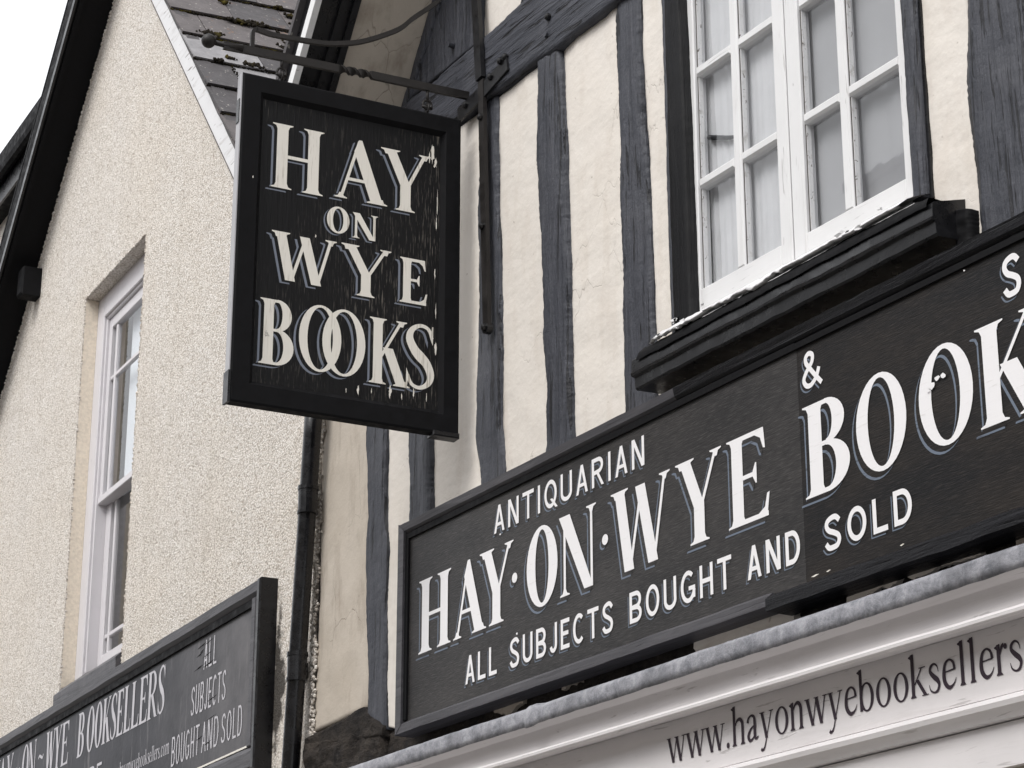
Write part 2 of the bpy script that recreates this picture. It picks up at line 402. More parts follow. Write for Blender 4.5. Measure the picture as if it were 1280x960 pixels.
def lerp(a, b, t): return a + (b - a) * t
def pline(pts):
    """piecewise-linear curve through points, parameter 0..1 by length"""
    d = [0]
    for a, b in zip(pts, pts[1:]): d.append(d[-1] + math.dist(a, b))
    def f(t):
        s = t * d[-1]
        for i in range(len(pts) - 1):
            if s <= d[i + 1] + 1e-9:
                k = (s - d[i]) / max(1e-9, d[i + 1] - d[i]); return tuple(lerp(u, v, k) for u, v in zip(pts[i], pts[i + 1]))
        return pts[-1]
    return f
def hewn(name, F, L, R, o0, o1, mat, parent, n=60, m=8, wob=.006, amp=.004, seed=0, along=1.0, roundy=.006, grain=None, ripple=0, **p):
    """a hand-hewn piece between the polylines L and R (x,z), back face at o0, uneven front at o1"""
    pts0 = L; L = pline(L); R = pline(R); V = []; Fc = []
    sx = seed * 7.31
    for i in range(n + 1):
        t = i / n; a = L(t); b = R(t); dx, dz = b[0] - a[0], b[1] - a[1]; w_ = math.hypot(dx, dz) + 1e-9
        s = t * (math.dist(pts0[0], pts0[-1])) * 1.67
        def wb(k): return wob * (1.1 * noise.noise(Vector((s * 3.2 + k * 31 + sx, k, sx))) + .30 * noise.noise(Vector((s * 16 + k * 13, sx, k))) + .16 * noise.noise(Vector((s * 70 + k * 5, k, sx + 4))) + .20 * noise.noise(Vector((s * 190 + k * 5, k, sx + 4))))
        wl, wr = wb(1), wb(2)
        for j in range(m + 1):
            q = j / m
            x = a[0] + dx * q + dx / w_ * (wl * (1 - q) + wr * q); z = a[1] + dz * q + dz / w_ * (wl * (1 - q) + wr * q)
            e = min(q, 1 - q) * w_
            off = o1 - roundy * max(0, 1 - e / .014) ** 2
            nz = noise.noise(Vector((x * 9 + sx, z * 9, sx))) * .8 + noise.noise(Vector((x * 37, z * 37 + sx, 2))) * .35
            if grain == 'z': nz += noise.noise(Vector((x * 120, z * 6, sx))) * .6
            if grain == 'x': nz += noise.noise(Vector((x * 6, z * 120, sx))) * .6
            if ripple: nz += max(0, noise.noise(Vector((x * 14, z * 5, sx + 9)))) * ripple
            off += amp * nz
            V.append(F(x, z, off))
    W_ = m + 1
    for i in range(n):
        for j in range(m): Fc.append((i * W_ + j, i * W_ + j + 1, (i + 1) * W_ + j + 1, (i + 1) * W_ + j))
    ring = [i * W_ for i in range(n + 1)] + [n * W_ + j for j in range(1, W_)] + [i * W_ + m for i in range(n - 1, -1, -1)] + [j for j in range(m - 1, 0, -1)]
    inv = lambda v: ((v - F.o).dot(F.ex), v.z)
    base = len(V)
    for r in ring:
        x, z = inv(V[r]); V.append(F(x, z, o0))
    k = len(ring)
    for i in range(k): Fc.append((ring[i], ring[(i + 1) % k], base + (i + 1) % k, base + i))
    return mk(name, V, Fc, mat, parent, True, **p)

def autosharp(o, ang=40):
    o.data.polygons.foreach_set('use_smooth', [True] * len(o.data.polygons))
    o.data.set_sharp_from_angle(angle=radians(ang))

# ---------------------------------------------------------------- lettering
def offset_line(pts, w):
    n = len(pts); A = []; B = []
    ww = w if hasattr(w, '__len__') else [w] * n
    for i in range(n):
        a = pts[max(i - 1, 0)]; b = pts[min(i + 1, n - 1)]
        dx, dy = b[0] - a[0], b[1] - a[1]; l = math.hypot(dx, dy) + 1e-12
        nx, ny = -dy / l, dx / l; h = ww[i] / 2
        if 0 < i < n - 1:     # mitre
            d1 = (pts[i][0] - a[0], pts[i][1] - a[1]); l1 = math.hypot(*d1) + 1e-12
            c = (-d1[1] / l1) * nx + (d1[0] / l1) * ny; h /= max(.5, c)
        A.append((pts[i][0] + nx * h, pts[i][1] + ny * h)); B.append((pts[i][0] - nx * h, pts[i][1] - ny * h))
    return A, B
def arc(cx, cy, rx, ry, a0, a1, n=14):
    return [(cx + rx * cos(radians(lerp(a0, a1, i / n))), cy + ry * sin(radians(lerp(a0, a1, i / n)))) for i in range(n + 1)]
def catmull(pts, n=5):
    P = [pts[0]] + list(pts) + [pts[-1]]; out = []
    for i in range(1, len(P) - 2):
        for k in range(n):
            t = k / n; r = []
            for d in range(len(pts[0])):
                a, b, c, e = P[i - 1][d], P[i][d], P[i + 1][d], P[i + 2][d]
                r.append(.5 * (2 * b + (c - a) * t + (2 * a - 5 * b + 4 * c - e) * t * t + (3 * b - a - 3 * c + e) * t ** 3))
            out.append(tuple(r))
    return out + [tuple(pts[-1])]
class G:
    """collects the strokes of one glyph; each stroke is (A, B) rails or a polygon"""
    def __init__(s): s.p = []
    def poly(s, *pts): s.p.append(('p', pts)); return s
    def rib(s, pts, w): s.p.append(('s', *offset_line(pts, w))); return s
    def curve(s, pts, n=5):   # pts (x, y, width)
        q = catmull(pts, n); s.p.append(('s', *offset_line([(a[0], a[1]) for a in q], [max(a[2], 1e-4) for a in q]))); return s
    def ring(s, cx, cy, rx, ry, tx, ty, n=28, sh=0, a0=0, a1=360):
        A = []; B = []
        for i in range(n + 1):
            a = radians(lerp(a0, a1, i / n))
            A.append((cx + rx * cos(a), cy + ry * sin(a))); B.append((cx + (rx - tx) * cos(a + sh), cy + (ry - ty) * sin(a + sh)))
        s.p.append(('s', A, B)); return s
    def diag(s, x0, y0, x1, y1, w):   # horizontal width w, centred
        s.poly((x0 - w / 2, y0), (x0 + w / 2, y0), (x1 + w / 2, y1), (x1 - w / 2, y1)); return s
    def vst(s, x, y0, y1, w): return s.poly((x - w / 2, y0), (x + w / 2, y0), (x + w / 2, y1), (x - w / 2, y1))
    def hb(s, x0, x1, y, w): return s.poly((x0, y - w / 2), (x1, y - w / 2), (x1, y + w / 2), (x0, y + w / 2))
    def serif(s, x, y, half, w, e, up=1, hl=None):
        hl = half if hl is None else hl; k = 2.6 * e
        return s.poly((x - hl, y), (x + half, y), (x + half, y + up * e * .45), (x + w / 2 + (half - w / 2) * .3, y + up * e), (x + w / 2, y + up * k),
                      (x - w / 2, y + up * k), (x - w / 2 - (hl - w / 2) * .3, y + up * e), (x - hl, y + up * e * .45))
def serif_cap(ch, w, h, T, t, e):
    """capital with thick strokes T, thin strokes t, serif depth e, inside w x h"""
    g = G(); f = T * .5 + max(T * .42, e * 1.6)     # half serif
    ft = t * .5 + max(T * .42, e * 1.5)
    if ch == 'H':
        for x in (f, w - f): g.vst(x, 0, h, T); g.serif(x, 0, f, T, e); g.serif(x, h, f, T, e, -1)
        g.hb(f, w - f, h * .5, t)
    elif ch == 'A':
        ax = w * .47; g.diag(ft, 0, ax - T * .08, h * .985, t); xr = w - f
        g.poly((xr - T * .55, 0), (xr + T * .55, 0), (ax + T * .14, h), (ax - T * .14, h), (lerp(xr - T * .55, ax - T * .96, .80), h * .80))
        yb = h * .33; g.hb(lerp(ft, ax, .33), lerp(w - f, ax, .33), yb, t); g.serif(ft, 0, ft, t, e); g.serif(w - f, 0, f, T, e)
    elif ch == 'Y':
        cx = w * .5; g.diag(cx, h * .42, f, h, T); g.diag(cx + T * .25, h * .42, w - ft, h, t * 1.1)
        g.vst(cx, 0, h * .46, T); g.serif(cx, 0, f, T, e); g.serif(f, h, f, T, e, -1); g.serif(w - ft, h, ft, t, e, -1)
    elif ch == 'N':
        g.vst(ft, 0, h, t); g.vst(w - ft, 0, h, t); g.poly((w - ft - T * .85, 0), (w - ft + t * .5, 0), (ft + T * .62, h), (ft - T * .62, h))
        g.serif(ft, 0, ft, t, e); g.serif(w - ft, h, ft, t, e, -1); g.poly((0, h), (ft + T * .5, h), (ft + T * .3, h - e * 1.2), (0, h - e * .5))
    elif ch == 'W':
        a, b, m_ = w * .30, w * .70, w * .52
        g.diag(a, 0, f, h, T); g.diag(a + T * .1, 0, m_, h * .93, t); g.diag(b, 0, m_ - T * .1, h * .97, T); g.diag(b + T * .1, 0, w - ft, h, t)
        g.serif(f, h, f, T, e, -1); g.serif(w - ft, h, ft, t, e, -1)
    elif ch == 'E' or ch == 'L':
        g.vst(f, 0, h, T); g.serif(f, h, f, T, e, -1); g.serif(f, 0, f, T, e)
        g.hb(f, w * .96, t * .55, t * 1.1); g.poly((w * .70, t * .9), (w * .93, 0), (w, h * .26), (w * .94, h * .25), (w * .88, t * 2.2))
        if ch == 'E':
            g.hb(f, w * .88, h - t * .55, t * 1.1); g.poly((w * .66, h - t * .9), (w * .90, h), (w * .93, h * .76), (w * .88, h * .77), (w * .82, h - t * 2.2))
            g.hb(f, w * .66, h * .52, t); g.poly((w * .60, h * .53), (w * .68, h * .64), (w * .71, h * .64), (w * .71, h * .41), (w * .68, h * .41), (w * .60, h * .51))
    elif ch == 'B' or ch == 'R' or ch == 'D' or ch == 'P':
        g.vst(f, 0, h, T); g.serif(f, h, f, T, e, -1); g.serif(f, 0, f, T, e)
        if ch == 'B':
            g.hb(f, w * .55, h - t * .5, t); g.hb(f, w * .6, h * .53, t); g.hb(f, w * .55, t * .5, t)
            g.ring(w * .5, h * .76, w * .42, h * .245, T * .95, t, 16, 0, -90, 90); g.ring(w * .5, h * .275, w * .5, h * .275, T * 1.05, t, 18, 0, -90, 90)
        if ch == 'R':
            g.hb(f, w * .5, h - t * .5, t); g.hb(f, w * .5, h * .49, t)
            g.ring(w * .46, h * .74, w * .40, h * .26, T * .95, t, 16, 0, -90, 90); g.diag(w - T * .55, 0, w * .45, h * .5, T); g.hb(w * .86 - T * .3, w * 1.04, e * .3, e * .6)
    elif ch == 'K':
        g.vst(f, 0, h, T); g.serif(f, h, f, T, e, -1); g.serif(f, 0, f, T, e)
        g.diag(f + T * .3, h * .40, w - ft - T * .3, h, t); g.diag(w - f + T * .1, 0, f + T * 1.1, h * .56, T * 1.1)
        g.serif(w - ft - T * .3, h, ft, t, e, -1); g.serif(w - f + T * .1, 0, f, T, e)
    elif ch == 'O': g.ring(w / 2, h / 2, w / 2, h / 2 * 1.03, T * 1.05, t, 36)
    elif ch == 'S':
        q = [(.90, .80, t), (.78, .94, t * 1.1), (.5, 1 - t / h * .4, t * 1.15), (.22, .90, T * .6), (.14, .76, T * .85), (.30, .60, T * 1.0), (.5, .50, T * 1.15), (.72, .40, T * 1.0), (.86, .24, T * .85), (.78, .10, T * .6), (.5, t / h * .4, t * 1.15), (.22, .06, t * 1.1), (.08, .20, t)]
        g.curve([(x * w, y * h, c) for x, y, c in q], 4)
        g.poly((w * .84, h * .80), (w * .93, h * .70), (w * .94, h * .99), (w * .90, h * .99)); g.poly((w * .03, h * .02), (w * .07, h * .02), (w * .12, h * .2), (w * .04, h * .30))
    elif ch == '.': g.ring(w / 2, h / 2, w / 2, w / 2, w / 2 - .0005, w / 2 - .0005, 20)
    elif ch == '~': g.curve([(0, h * .45, t), (w * .2, h * .56, T * .8), (w * .5, h * .5, T), (w * .8, h * .42, T * .8), (w, h * .56, t)], 4)
    return g
def sans_cap(ch, w, h, T):
    g = G(); q = T / 2
    V_ = lambda x: g.vst(x, 0, h, T)
    if ch in 'AN' and ch == 'A': g.diag(q, 0, w / 2, h, T); g.diag(w - q, 0, w / 2, h, T); g.hb(w * .2, w * .8, h * .3, T * .85)
    elif ch == 'N': V_(q); V_(w - q); g.diag(w - q * 1.2, 0, q * 1.2, h, T * 1.15)
    elif ch == 'T': V_(w / 2); g.hb(0, w, h - q, T)
    elif ch == 'I': V_(w / 2)
    elif ch == 'L': V_(q); g.hb(q, w, q, T)
    elif ch == 'E': V_(q); g.hb(q, w, q, T); g.hb(q, w, h - q, T); g.hb(q, w * .88, h * .52, T)
    elif ch == 'H': V_(q); V_(w - q); g.hb(q, w - q, h * .5, T)
    elif ch == 'O' or ch == 'Q':
        g.ring(w / 2, h / 2, w / 2, h / 2, T, T, 28)
        if ch == 'Q': g.diag(w * .98, -h * .04, w * .55, h * .32, T)
    elif ch == 'C': g.rib(arc(w * .56, h / 2, w * .56 - q, h / 2 - q, 48, 312, 22), T)
    elif ch == 'G': g.rib(arc(w * .52, h / 2, w * .52 - q, h / 2 - q, 48, 345, 24), T); g.hb(w * .55, w, h * .44, T * .9); g.vst(w - q, h * .12, h * .46, T)
    elif ch == 'U': g.rib([(q, h)] + arc(w / 2, h * .3, w / 2 - q, h * .3 - q, 180, 360, 16) + [(w - q, h)], T)
    elif ch == 'J': g.rib([(w - q, h)] + arc(w * .5, h * .3, w / 2 - q, h * .3 - q, 360, 200, 14), T)
    elif ch == 'D': V_(q); g.rib([(q, h - q)] + arc(w * .45, h / 2, w * .55 - q, h / 2 - q, 90, -90, 18) + [(q, q)], T)
    elif ch == 'P' or ch == 'R' or ch == 'B':
        V_(q); r = h * .26
        g.rib([(q, h - q)] + arc(w * .55, h - r - q * .3, w * .42 - q, r - q * .7, 90, -90, 12) + [(q, h - 2 * r + q * .1)], T)
        if ch == 'R': g.diag(w - q * .9, 0, w * .45, h * .5, T)
        if ch == 'B': g.rib([(q, h * .5)] + arc(w * .55, h * .26 + q * .2, w * .45 - q, h * .26 - q * .8, 90, -90, 12) + [(q, q)], T)
    elif ch == 'S':
        p = [(.90, .80), (.70, .93), (.45, .935), (.20, .86), (.14, .72), (.28, .58), (.55, .49), (.80, .38), (.86, .24), (.74, .10), (.50, .065), (.25, .08), (.08, .22)]
        g.curve([(x * w, y * h, T) for x, y in p], 4)
    elif ch == '&':
        for p in ([(.98, .0), (.62, .34), (.34, .63)], [(.36, .60), (.27, .72), (.27, .86), (.42, .94), (.59, .86), (.56, .68), (.40, .55)], [(.44, .58), (.24, .42), (.14, .24), (.26, .08), (.46, .05), (.64, .14)], [(.60, .11), (.76, .24), (.88, .46)]):
            g.curve([(x * w, y * h, T * .95) for x, y in p], 5)
    return g
def low(ch):
    """lower-case roman glyph in em units -> (glyph, advance)"""
    g = G(); T, t, X, e = .088, .03, .45, .028
    def sr(x, y, up=1, w_=T, hl=.075, hr=.075): g.poly((x - hl, y), (x + hr, y), (x + hr, y + up * .012), (x + w_ / 2, y + up * .045), (x - w_ / 2, y + up * .045), (x - hl, y + up * .012))
    def flag(x, y): g.poly((x - T / 2 - .055, y - .045), (x - T / 2, y - .075), (x + T / 2, y), (x + T / 2 - .02, y + .008), (x - T / 2 - .055, y - .03))
    if ch == 'w':
        for a, b, tk in ((.08, .24, T), (.24, .37, t), (.37, .51, T), (.51, .64, t)):
            up = tk == T; g.diag(b if up else a, 0, a if up else b, X, tk * 1.05)
        for x in (.08, .37, .64): g.hb(x - .075, x + .07, X - .008, .016)
        return g, .70
    if ch == 'y':
        g.diag(.24, .0, .10, X, T); g.diag(.245, .03, .42, X, t); g.curve([(.25, .06, t), (.20, -.08, t * 1.2), (.14, -.17, t * 1.4), (.08, -.185, T * .6), (.05, -.16, T * .7)], 4)
        g.hb(.02, .19, X - .008, .016); g.hb(.34, .48, X - .008, .016); return g, .50
    if ch in 'h':
        g.vst(.10, 0, .68, T); flag(.10, .68); g.curve([(.13, .33, t), (.20, .42, t * 1.6), (.30, .44, T * .7), (.37, .38, T * .95), (.385, .28, T), (.385, 0, T)], 4); sr(.10, 0); sr(.385, 0); return g, .50
    if ch == 'n' or ch == 'm':
        g.vst(.10, 0, X + .01, T); flag(.10, X + .01)
        for k in range(2 if ch == 'm' else 1):
            o = k * .27; g.curve([(o + .13, .33, t), (o + .20, .42, t * 1.6), (o + .29, .44, T * .7), (o + .36, .38, T * .95), (o + .375, .28, T), (o + .375, 0, T)], 4); sr(o + .375, 0)
        sr(.10, 0); return g, (.78 if ch == 'm' else .50)
    if ch == 'r':
        g.vst(.10, 0, X + .01, T); flag(.10, X + .01); sr(.10, 0, 1, T, .075, .085); g.curve([(.13, .30, t), (.19, .41, t * 1.8), (.25, .44, T * .7)], 4); g.ring(.285, .41, .045, .045, .0445, .0445, 14); return g, .34
    if ch == 'l': g.vst(.135, 0, .68, T); flag(.135, .68); sr(.135, 0); return g, .275
    if ch == 'b':
        g.vst(.09, .01, .68, T * .95); flag(.09, .68); g.ring(.255, .225, .21, .235, T, t, 30); return g, .50
    if ch == 'k':
        g.vst(.10, 0, .68, T); flag(.10, .68); sr(.10, 0); g.diag(.15, .20, .36, X, t * 1.2); g.diag(.44, 0, .22, .27, T * 1.05); g.hb(.28, .46, X - .008, .016); g.hb(.34, .52, .008, .016); return g, .50
    if ch == 'o': g.ring(.25, .225, .215, .235, T, t * .9, 30); return g, .50
    if ch == 'e':
        g.curve([(.06, .265, .02), (.39, .285, .028)], 2)
        g.curve([(.375, .28, T * .8), (.345, .39, T * .6), (.24, .445, t * 1.1), (.13, .39, T * .7), (.085, .25, T), (.10, .12, T * 1.05), (.19, .03, T * .8), (.28, .03, t * 1.6), (.36, .08, t * .9), (.41, .15, .012)], 4); return g, .444
    if ch == 'c':
        g.curve([(.37, .32, .02), (.34, .40, T * .7), (.24, .445, t * 1.1), (.13, .39, T * .7), (.085, .25, T), (.10, .12, T * 1.05), (.19, .03, T * .8), (.28, .03, t * 1.6), (.36, .08, t * .9), (.41, .15, .012)], 4); return g, .444
    if ch == 's':
        g.curve([(.31, .31, .012), (.28, .40, t), (.19, .445, t * 1.2), (.10, .40, T * .7), (.09, .33, T * .8), (.18, .25, T), (.28, .18, T), (.315, .11, T * .8), (.27, .03, T * .6), (.18, .005, t), (.08, .05, t), (.045, .14, .012)], 4); return g, .375
    if ch == 'a':
        g.curve([(.07, .33, T * .9), (.09, .40, T * .6), (.19, .445, t * 1.2), (.28, .41, T * .75), (.30, .32, T), (.30, .10, T), (.34, .04, T * .6), (.42, .07, t * .7)], 4)
        g.curve([(.29, .27, t), (.16, .21, T * .6), (.08, .11, T * .9), (.12, .03, T * .7), (.21, .04, t * 1.4), (.30, .11, t)], 4); return g, .444
    if ch == '.': g.ring(.11, .045, .052, .052, .0515, .0515, 14); return g, .235
    return g, .3
def put(mb, F, g, x, z, off, mi, sx=1, sz=1, dx=0, dz=0, step=.00002, grow=0, drop=0.0):
    """lay the strokes of a glyph on the wall frame F as very thin coats of paint, never two in one plane"""
    mb.m = mi
    for k, s in enumerate(g.p):
        o = off + k * step
        tr = lambda p: (x + p[0] * sx + dx, z + p[1] * sz + dz + drop * (p[0] * sx))
        if s[0] == 'p': mb.sheet(F, [tr(p) for p in s[1]], o)
        else: mb.strip(F, [tr(p) for p in s[1]], [tr(p) for p in s[2]], o)
def word(name, F, parent, glyphs, off, mats, shade=None, drop=0.0):
    """glyphs: list of (glyph, x, z[, sx, sz]); shade=(d_blue, d_gap) adds the blue-grey drop shade"""
    mb = MB()
    for k, gl in enumerate(glyphs):
        g, x, z = gl[:3]; sx, sz = (gl[3:] + (1, 1))[:2]
        if shade:
            a, b = shade
            put(mb, F, g, x, z, off, 1, sx, sz, -a[0], -a[1]); put(mb, F, g, x, z, off + .0003, 2, sx, sz, -b[0], -b[1])
        put(mb, F, g, x, z, off + .0006 + (k % 2) * .0003, 0, sx, sz)
    return mb.build(name, mats, parent)

# ================================================================ GROUND
def struct(name, mb, mat, **p): return mb.build(name, mat, kind='structure', **p)
FG = Fr((0, 0, 0), (1, 0, 0), (0, -1, 0))
mb = MB(); mb.add([(-300, -300, -.16), (300, -300, -.16), (300, 300, -.16), (-300, 300, -.16)], [(0, 1, 2, 3)]); struct('ground', mb, M['earth'])
mb = MB(); mb.add([(-60, -6.0, -.12), (60, -6.0, -.12), (60, -1.9, -.12), (-60, -1.9, -.12)], [(0, 1, 2, 3)]); struct('road', mb, M['asphalt'])
mb = MB(); mb.box(FG, -60, 60, -.15, 0, -.3, 1.75); struct('pavement', mb, M['paving'])
mb = MB(); mb.box(FG, -60, 60, -.15, .004, 1.752, 1.9); struct('kerb', mb, M['kerb'])
mb = MB(); mb.box(FG, -60, 60, -.15, 0, 6.0, 7.6); struct('pavement_opposite', mb, M['paving'])

# ================================================================ TIMBER-FRAMED HOUSE (right)
house = thing('timber_framed_house', 'tall timber-framed house with cream plaster between slate-grey studs, behind the long bookshop sign', 'house', (-5.5, 0, 0))
VS = 1.4675
def vz(x): return 6.002 + VS * (x + 6.965)
# dark core behind the panels, with the window opening left free
mb = MB()
W0, W1, WZ0, WZ1 = -5.36, -4.22, 4.03, 5.36
FT = F1
for poly in ([(-7.93, 0), (W0, 0), (W0, vz(W0)), (-7.93, vz(-7.93))], [(W0, 0), (W1, 0), (W1, WZ0), (W0, WZ0)],
             [(W0, WZ1), (W1, WZ1), (W1, 9.4), (-4.65, vz(-4.65)), (W0, vz(W0))], [(W1, 0), (-1.4, 0), (-1.4, 4.63), (W1, 8.76)]):
    mb.prism(FT, poly, -.30, -.02)
mb.build('wall', M['core'], house)
mb = MB(); mb.box(F1, -7.9, -1.45, 0, 2.55, -.02, 0); mb.build('lower_wall', M['plaster_dirty'], house)
# studs: (left polyline, right polyline, front offset)
studs = [
 ('stud', [(-7.425, 3.17), (-7.433, 3.4), (-7.47, 3.8), (-7.455, 4.0), (-7.488, 4.40), (-7.47, 5.0)], [(-7.27, 3.17), (-7.286, 3.4), (-7.285, 3.85), (-7.32, 4.0), (-7.325, 4.40), (-7.34, 5.3)], .016),
 ('stud', [(-7.105, 3.15), (-7.10, 3.95), (-7.12, 4.25), (-7.12, 5.375)], [(-6.94, 3.15), (-6.935, 3.95), (-6.965, 4.25), (-6.96, 5.375)], .028),
 ('stud', [(-6.60, 3.15), (-6.597, 3.92), (-6.645, 4.1), (-6.62, 4.6), (-6.63, 5.375)], [(-6.43, 3.15), (-6.43, 3.92), (-6.46, 4.1), (-6.45, 4.5), (-6.49, 5.2), (-6.49, 5.375)], .014),
 ('stud', [(-6.155, 3.15), (-6.155, 3.92), (-6.14, 4.1), (-6.165, 4.5), (-6.20, 5.0), (-6.195, 5.375)], [(-5.995, 3.15), (-5.99, 3.93), (-5.995, 4.5), (-6.01, 5.0), (-6.045, 5.375)], .026),
 ('stud', [(-5.685, 3.15), (-5.685, 3.93), (-5.69, 4.5), (-5.70, 5.375)], [(-5.52, 3.15), (-5.512, 3.95), (-5.505, 4.4), (-5.55, 4.9), (-5.555, 5.375)], .014),
 ('stud', [(-4.025, 3.15), (-4.022, 3.95), (-4.035, 4.3), (-4.008, 4.6), (-4.01, 5.375)], [(-3.80, 3.15), (-3.80, 4.1), (-3.79, 4.5), (-3.81, 5.375)], .016),
 ('stud', [(-3.36, 3.15), (-3.36, 5.375)], [(-3.20, 3.15), (-3.21, 5.375)], .016),
 ('stud', [(-2.75, 3.15), (-2.75, 5.375)], [(-2.59, 3.15), (-2.6, 5.375)], .016),
 ('stud', [(-6.32, 5.65), (-6.31, 6.9)], [(-6.16, 5.65), (-6.16, 7.1)], .016),
 ('stud', [(-5.6, 5.65), (-5.6, 7.9)], [(-5.44, 5.65), (-5.44, 8.1)], .016),
 ('stud', [(-4.85, 5.65), (-4.85, 8.8)], [(-4.69, 5.65), (-4.69, 8.8)], .016),
 ('stud', [(-4.1, 5.65), (-4.1, 8.2)], [(-3.94, 5.65), (-3.94, 8.0)], .016),
]
for k, (nm, L, R, o) in enumerate(studs):
    n = int((L[-1][1] - L[0][1]) / .008)
    hewn(nm, F1, L, R, -.05, o, M['timber_z'], house, n=n, m=12, wob=.013, amp=.0035, seed=k + 1, roundy=.009, grain='z', ripple=.012 if k in (3, 5, 0) else 0)
# panels of plaster between the studs
panels = [
 ('plaster', [(-7.13 - .005 - .17, 3.19), (-7.31, 4.2), (-7.33, 5.37)], [(-7.085, 3.13), (-7.09, 4.2), (-7.10, 5.37)]),
 ('plaster', [(-6.95, 3.14), (-6.975, 4.2), (-6.98, 5.37)], [(-6.58, 3.14), (-6.61, 4.2), (-6.61, 5.37)]),
 ('plaster', [(-6.445, 3.14), (-6.475, 4.2), (-6.51, 5.37)], [(-6.14, 3.14), (-6.15, 4.2), (-6.18, 5.37)]),
 ('plaster', [(-6.01, 3.14), (-6.02, 4.2), (-6.06, 5.37)], [(-5.67, 3.14), (-5.675, 4.2), (-5.69, 5.37)]),
 ('plaster', [(-5.53, 3.14), (-5.525, 4.2), (-5.57, 5.37)], [(-5.355, 3.14), (-5.357, 4.2), (-5.36, 5.37)]),
 ('plaster', [(-5.34, 3.14), (-5.34, 4.02)], [(-4.24, 3.14), (-4.24, 4.02)]),
 ('plaster', [(-4.225, 3.14), (-4.225, 4.2), (-4.225, 5.37)], [(-4.01, 3.14), (-4.02, 4.2), (-4.0, 5.37)]),
 ('plaster', [(-3.82, 3.14), (-3.82, 5.37)], [(-3.34, 3.14), (-3.34, 5.37)]),
 ('plaster', [(-3.22, 3.14), (-3.22, 5.37)], [(-2.73, 3.14), (-2.73, 5.37)]),
 ('plaster', [(-6.60, 5.63), (-6.61, 6.4)], [(-6.30, 5.63), (-6.30, 6.8)]),
 ('plaster', [(-6.18, 5.63), (-6.18, 7.0)], [(-5.58, 5.63), (-5.58, 7.9)]),
 ('plaster', [(-5.46, 5.63), (-5.46, 8.0)], [(-4.83, 5.63), (-4.83, 8.9)]),
 ('plaster', [(-4.71, 5.63), (-4.71, 8.9)], [(-4.08, 5.63), (-4.08, 8.2)]),
]
for k, (nm, L, R) in enumerate(panels):
    n = max(20, int((L[-1][1] - L[0][1]) / .008))
    if k in (1, 2, 3, 4, 7): L = [(a + .012, b) for a, b in L]
    hewn('plaster_panel', F1, L, R, -.04, .004, M['plaster'], house, n=n, m=14, wob=.006, amp=.004, seed=k + 40, roundy=.005)
hewn('plaster_panel', F1, [(-7.915, 3.265), (-7.90, 3.8), (-7.91, 4.2), (-7.93, 4.62)], [(-7.44, 3.28), (-7.46, 3.8), (-7.48, 4.4), (-7.47, 5.28)], -.04, -.002, M['plaster_dirty'], house, n=90, m=20, wob=.006, amp=.006, seed=61, roundy=.012, label='stained narrow plaster panel beside the drainpipe')
# rough lip of pebbledash left on the corner
mb = MB()
for i in range(420):
    z = random.uniform(3.15, 4.66); x = -7.905 + random.gauss(0, .012) + .02 * noise.noise(Vector((0, 0, z * 5)))
    mb.ball(F1(x, z, .004), random.uniform(.004, .009), 5, 4, jit=.25)
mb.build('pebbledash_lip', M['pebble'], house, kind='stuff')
# girding beam, wide post, sloping rafter
hewn('girding_beam', F1, [(-7.24, 5.372), (-6.6, 5.385), (-6.1, 5.37), (-5.6, 5.36), (-4.6, 5.365), (-1.5, 5.36)], [(-7.235, 5.63), (-6.62, 5.64), (-6.3, 5.655), (-5.6, 5.65), (-1.5, 5.65)], -.05, .036, M['timber_x'], house, n=420, m=16, wob=.012, amp=.004, seed=81, roundy=.009, grain='x', ripple=.010, along=1)
hewn('corner_post', F1, [(-7.19, 5.65), (-6.98, 5.98), (-6.62, 6.5)], [(-6.62, 5.65), (-6.59, 6.0), (-6.58, 6.56)], -.05, .020, M['timber_z'], house, n=80, m=16, wob=.006, amp=.004, seed=83, grain='z')
hewn('rafter', F1, [(-7.92, vz(-7.92)), (-7.2, vz(-7.2)), (-6.9, vz(-6.9)), (-4.7, vz(-4.7))], [(-7.86, vz(-7.92)), (-7.14, vz(-7.2)), (-6.76, vz(-6.88)), (-4.56, vz(-4.68))], -.05, .030, M['timber_z'], house, n=220, m=8, wob=.004, amp=.003, seed=84, grain='z')
rr = random.Random(77)
for x, z in ((-6.57, 5.47), (-6.10, 5.44), (-5.62, 5.45), (-7.03, 5.50), (-6.80, 5.72), (-5.64, 5.56), (-3.92, 5.45)):
    b = MB(); b.tube([F1(x, z, .02), F1(x + .002, z, .046)], [.013, .011], 8); b.build('oak_peg', M['timber_z'], house)
# verge: plastered soffit, moulded black bargeboards, white outer fillet  (follow the slope, stand out over the street)
sl_d = Vector((1, 0, VS)).normalized()
def verge(name, o0, o1, up0, up1, mat, x0=-7.42, x1=-4.65, **p):
    """a bar along the slope, between offsets o0..o1 from the wall and up0..up1 square to the slope"""
    nx, nz = -sl_d.z, sl_d.x
    P = []
    for x in (x0, x1):
        for o in (o0, o1):
            for u in (up0, up1):
                P.append(F1(x + nx * u, vz(x) + nz * u, o))
    mb = MB(); mb.add(P, [(0, 1, 3, 2), (4, 6, 7, 5), (0, 4, 5, 1), (2, 3, 7, 6), (0, 2, 6, 4), (1, 5, 7, 3)])
    return mb.build(name, mat, house, **p)
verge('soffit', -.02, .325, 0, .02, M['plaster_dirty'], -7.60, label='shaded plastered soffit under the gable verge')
verge('bargeboard', .325, .352, -.030, .10, M['black'])
verge('bargeboard_moulding', .352, .376, -.012, .11, M['black'])
verge('bargeboard_moulding', .376, .400, -.022, .12, M['black'])
verge('bargeboard_moulding', .400, .436, -.002, .13, M['black'])
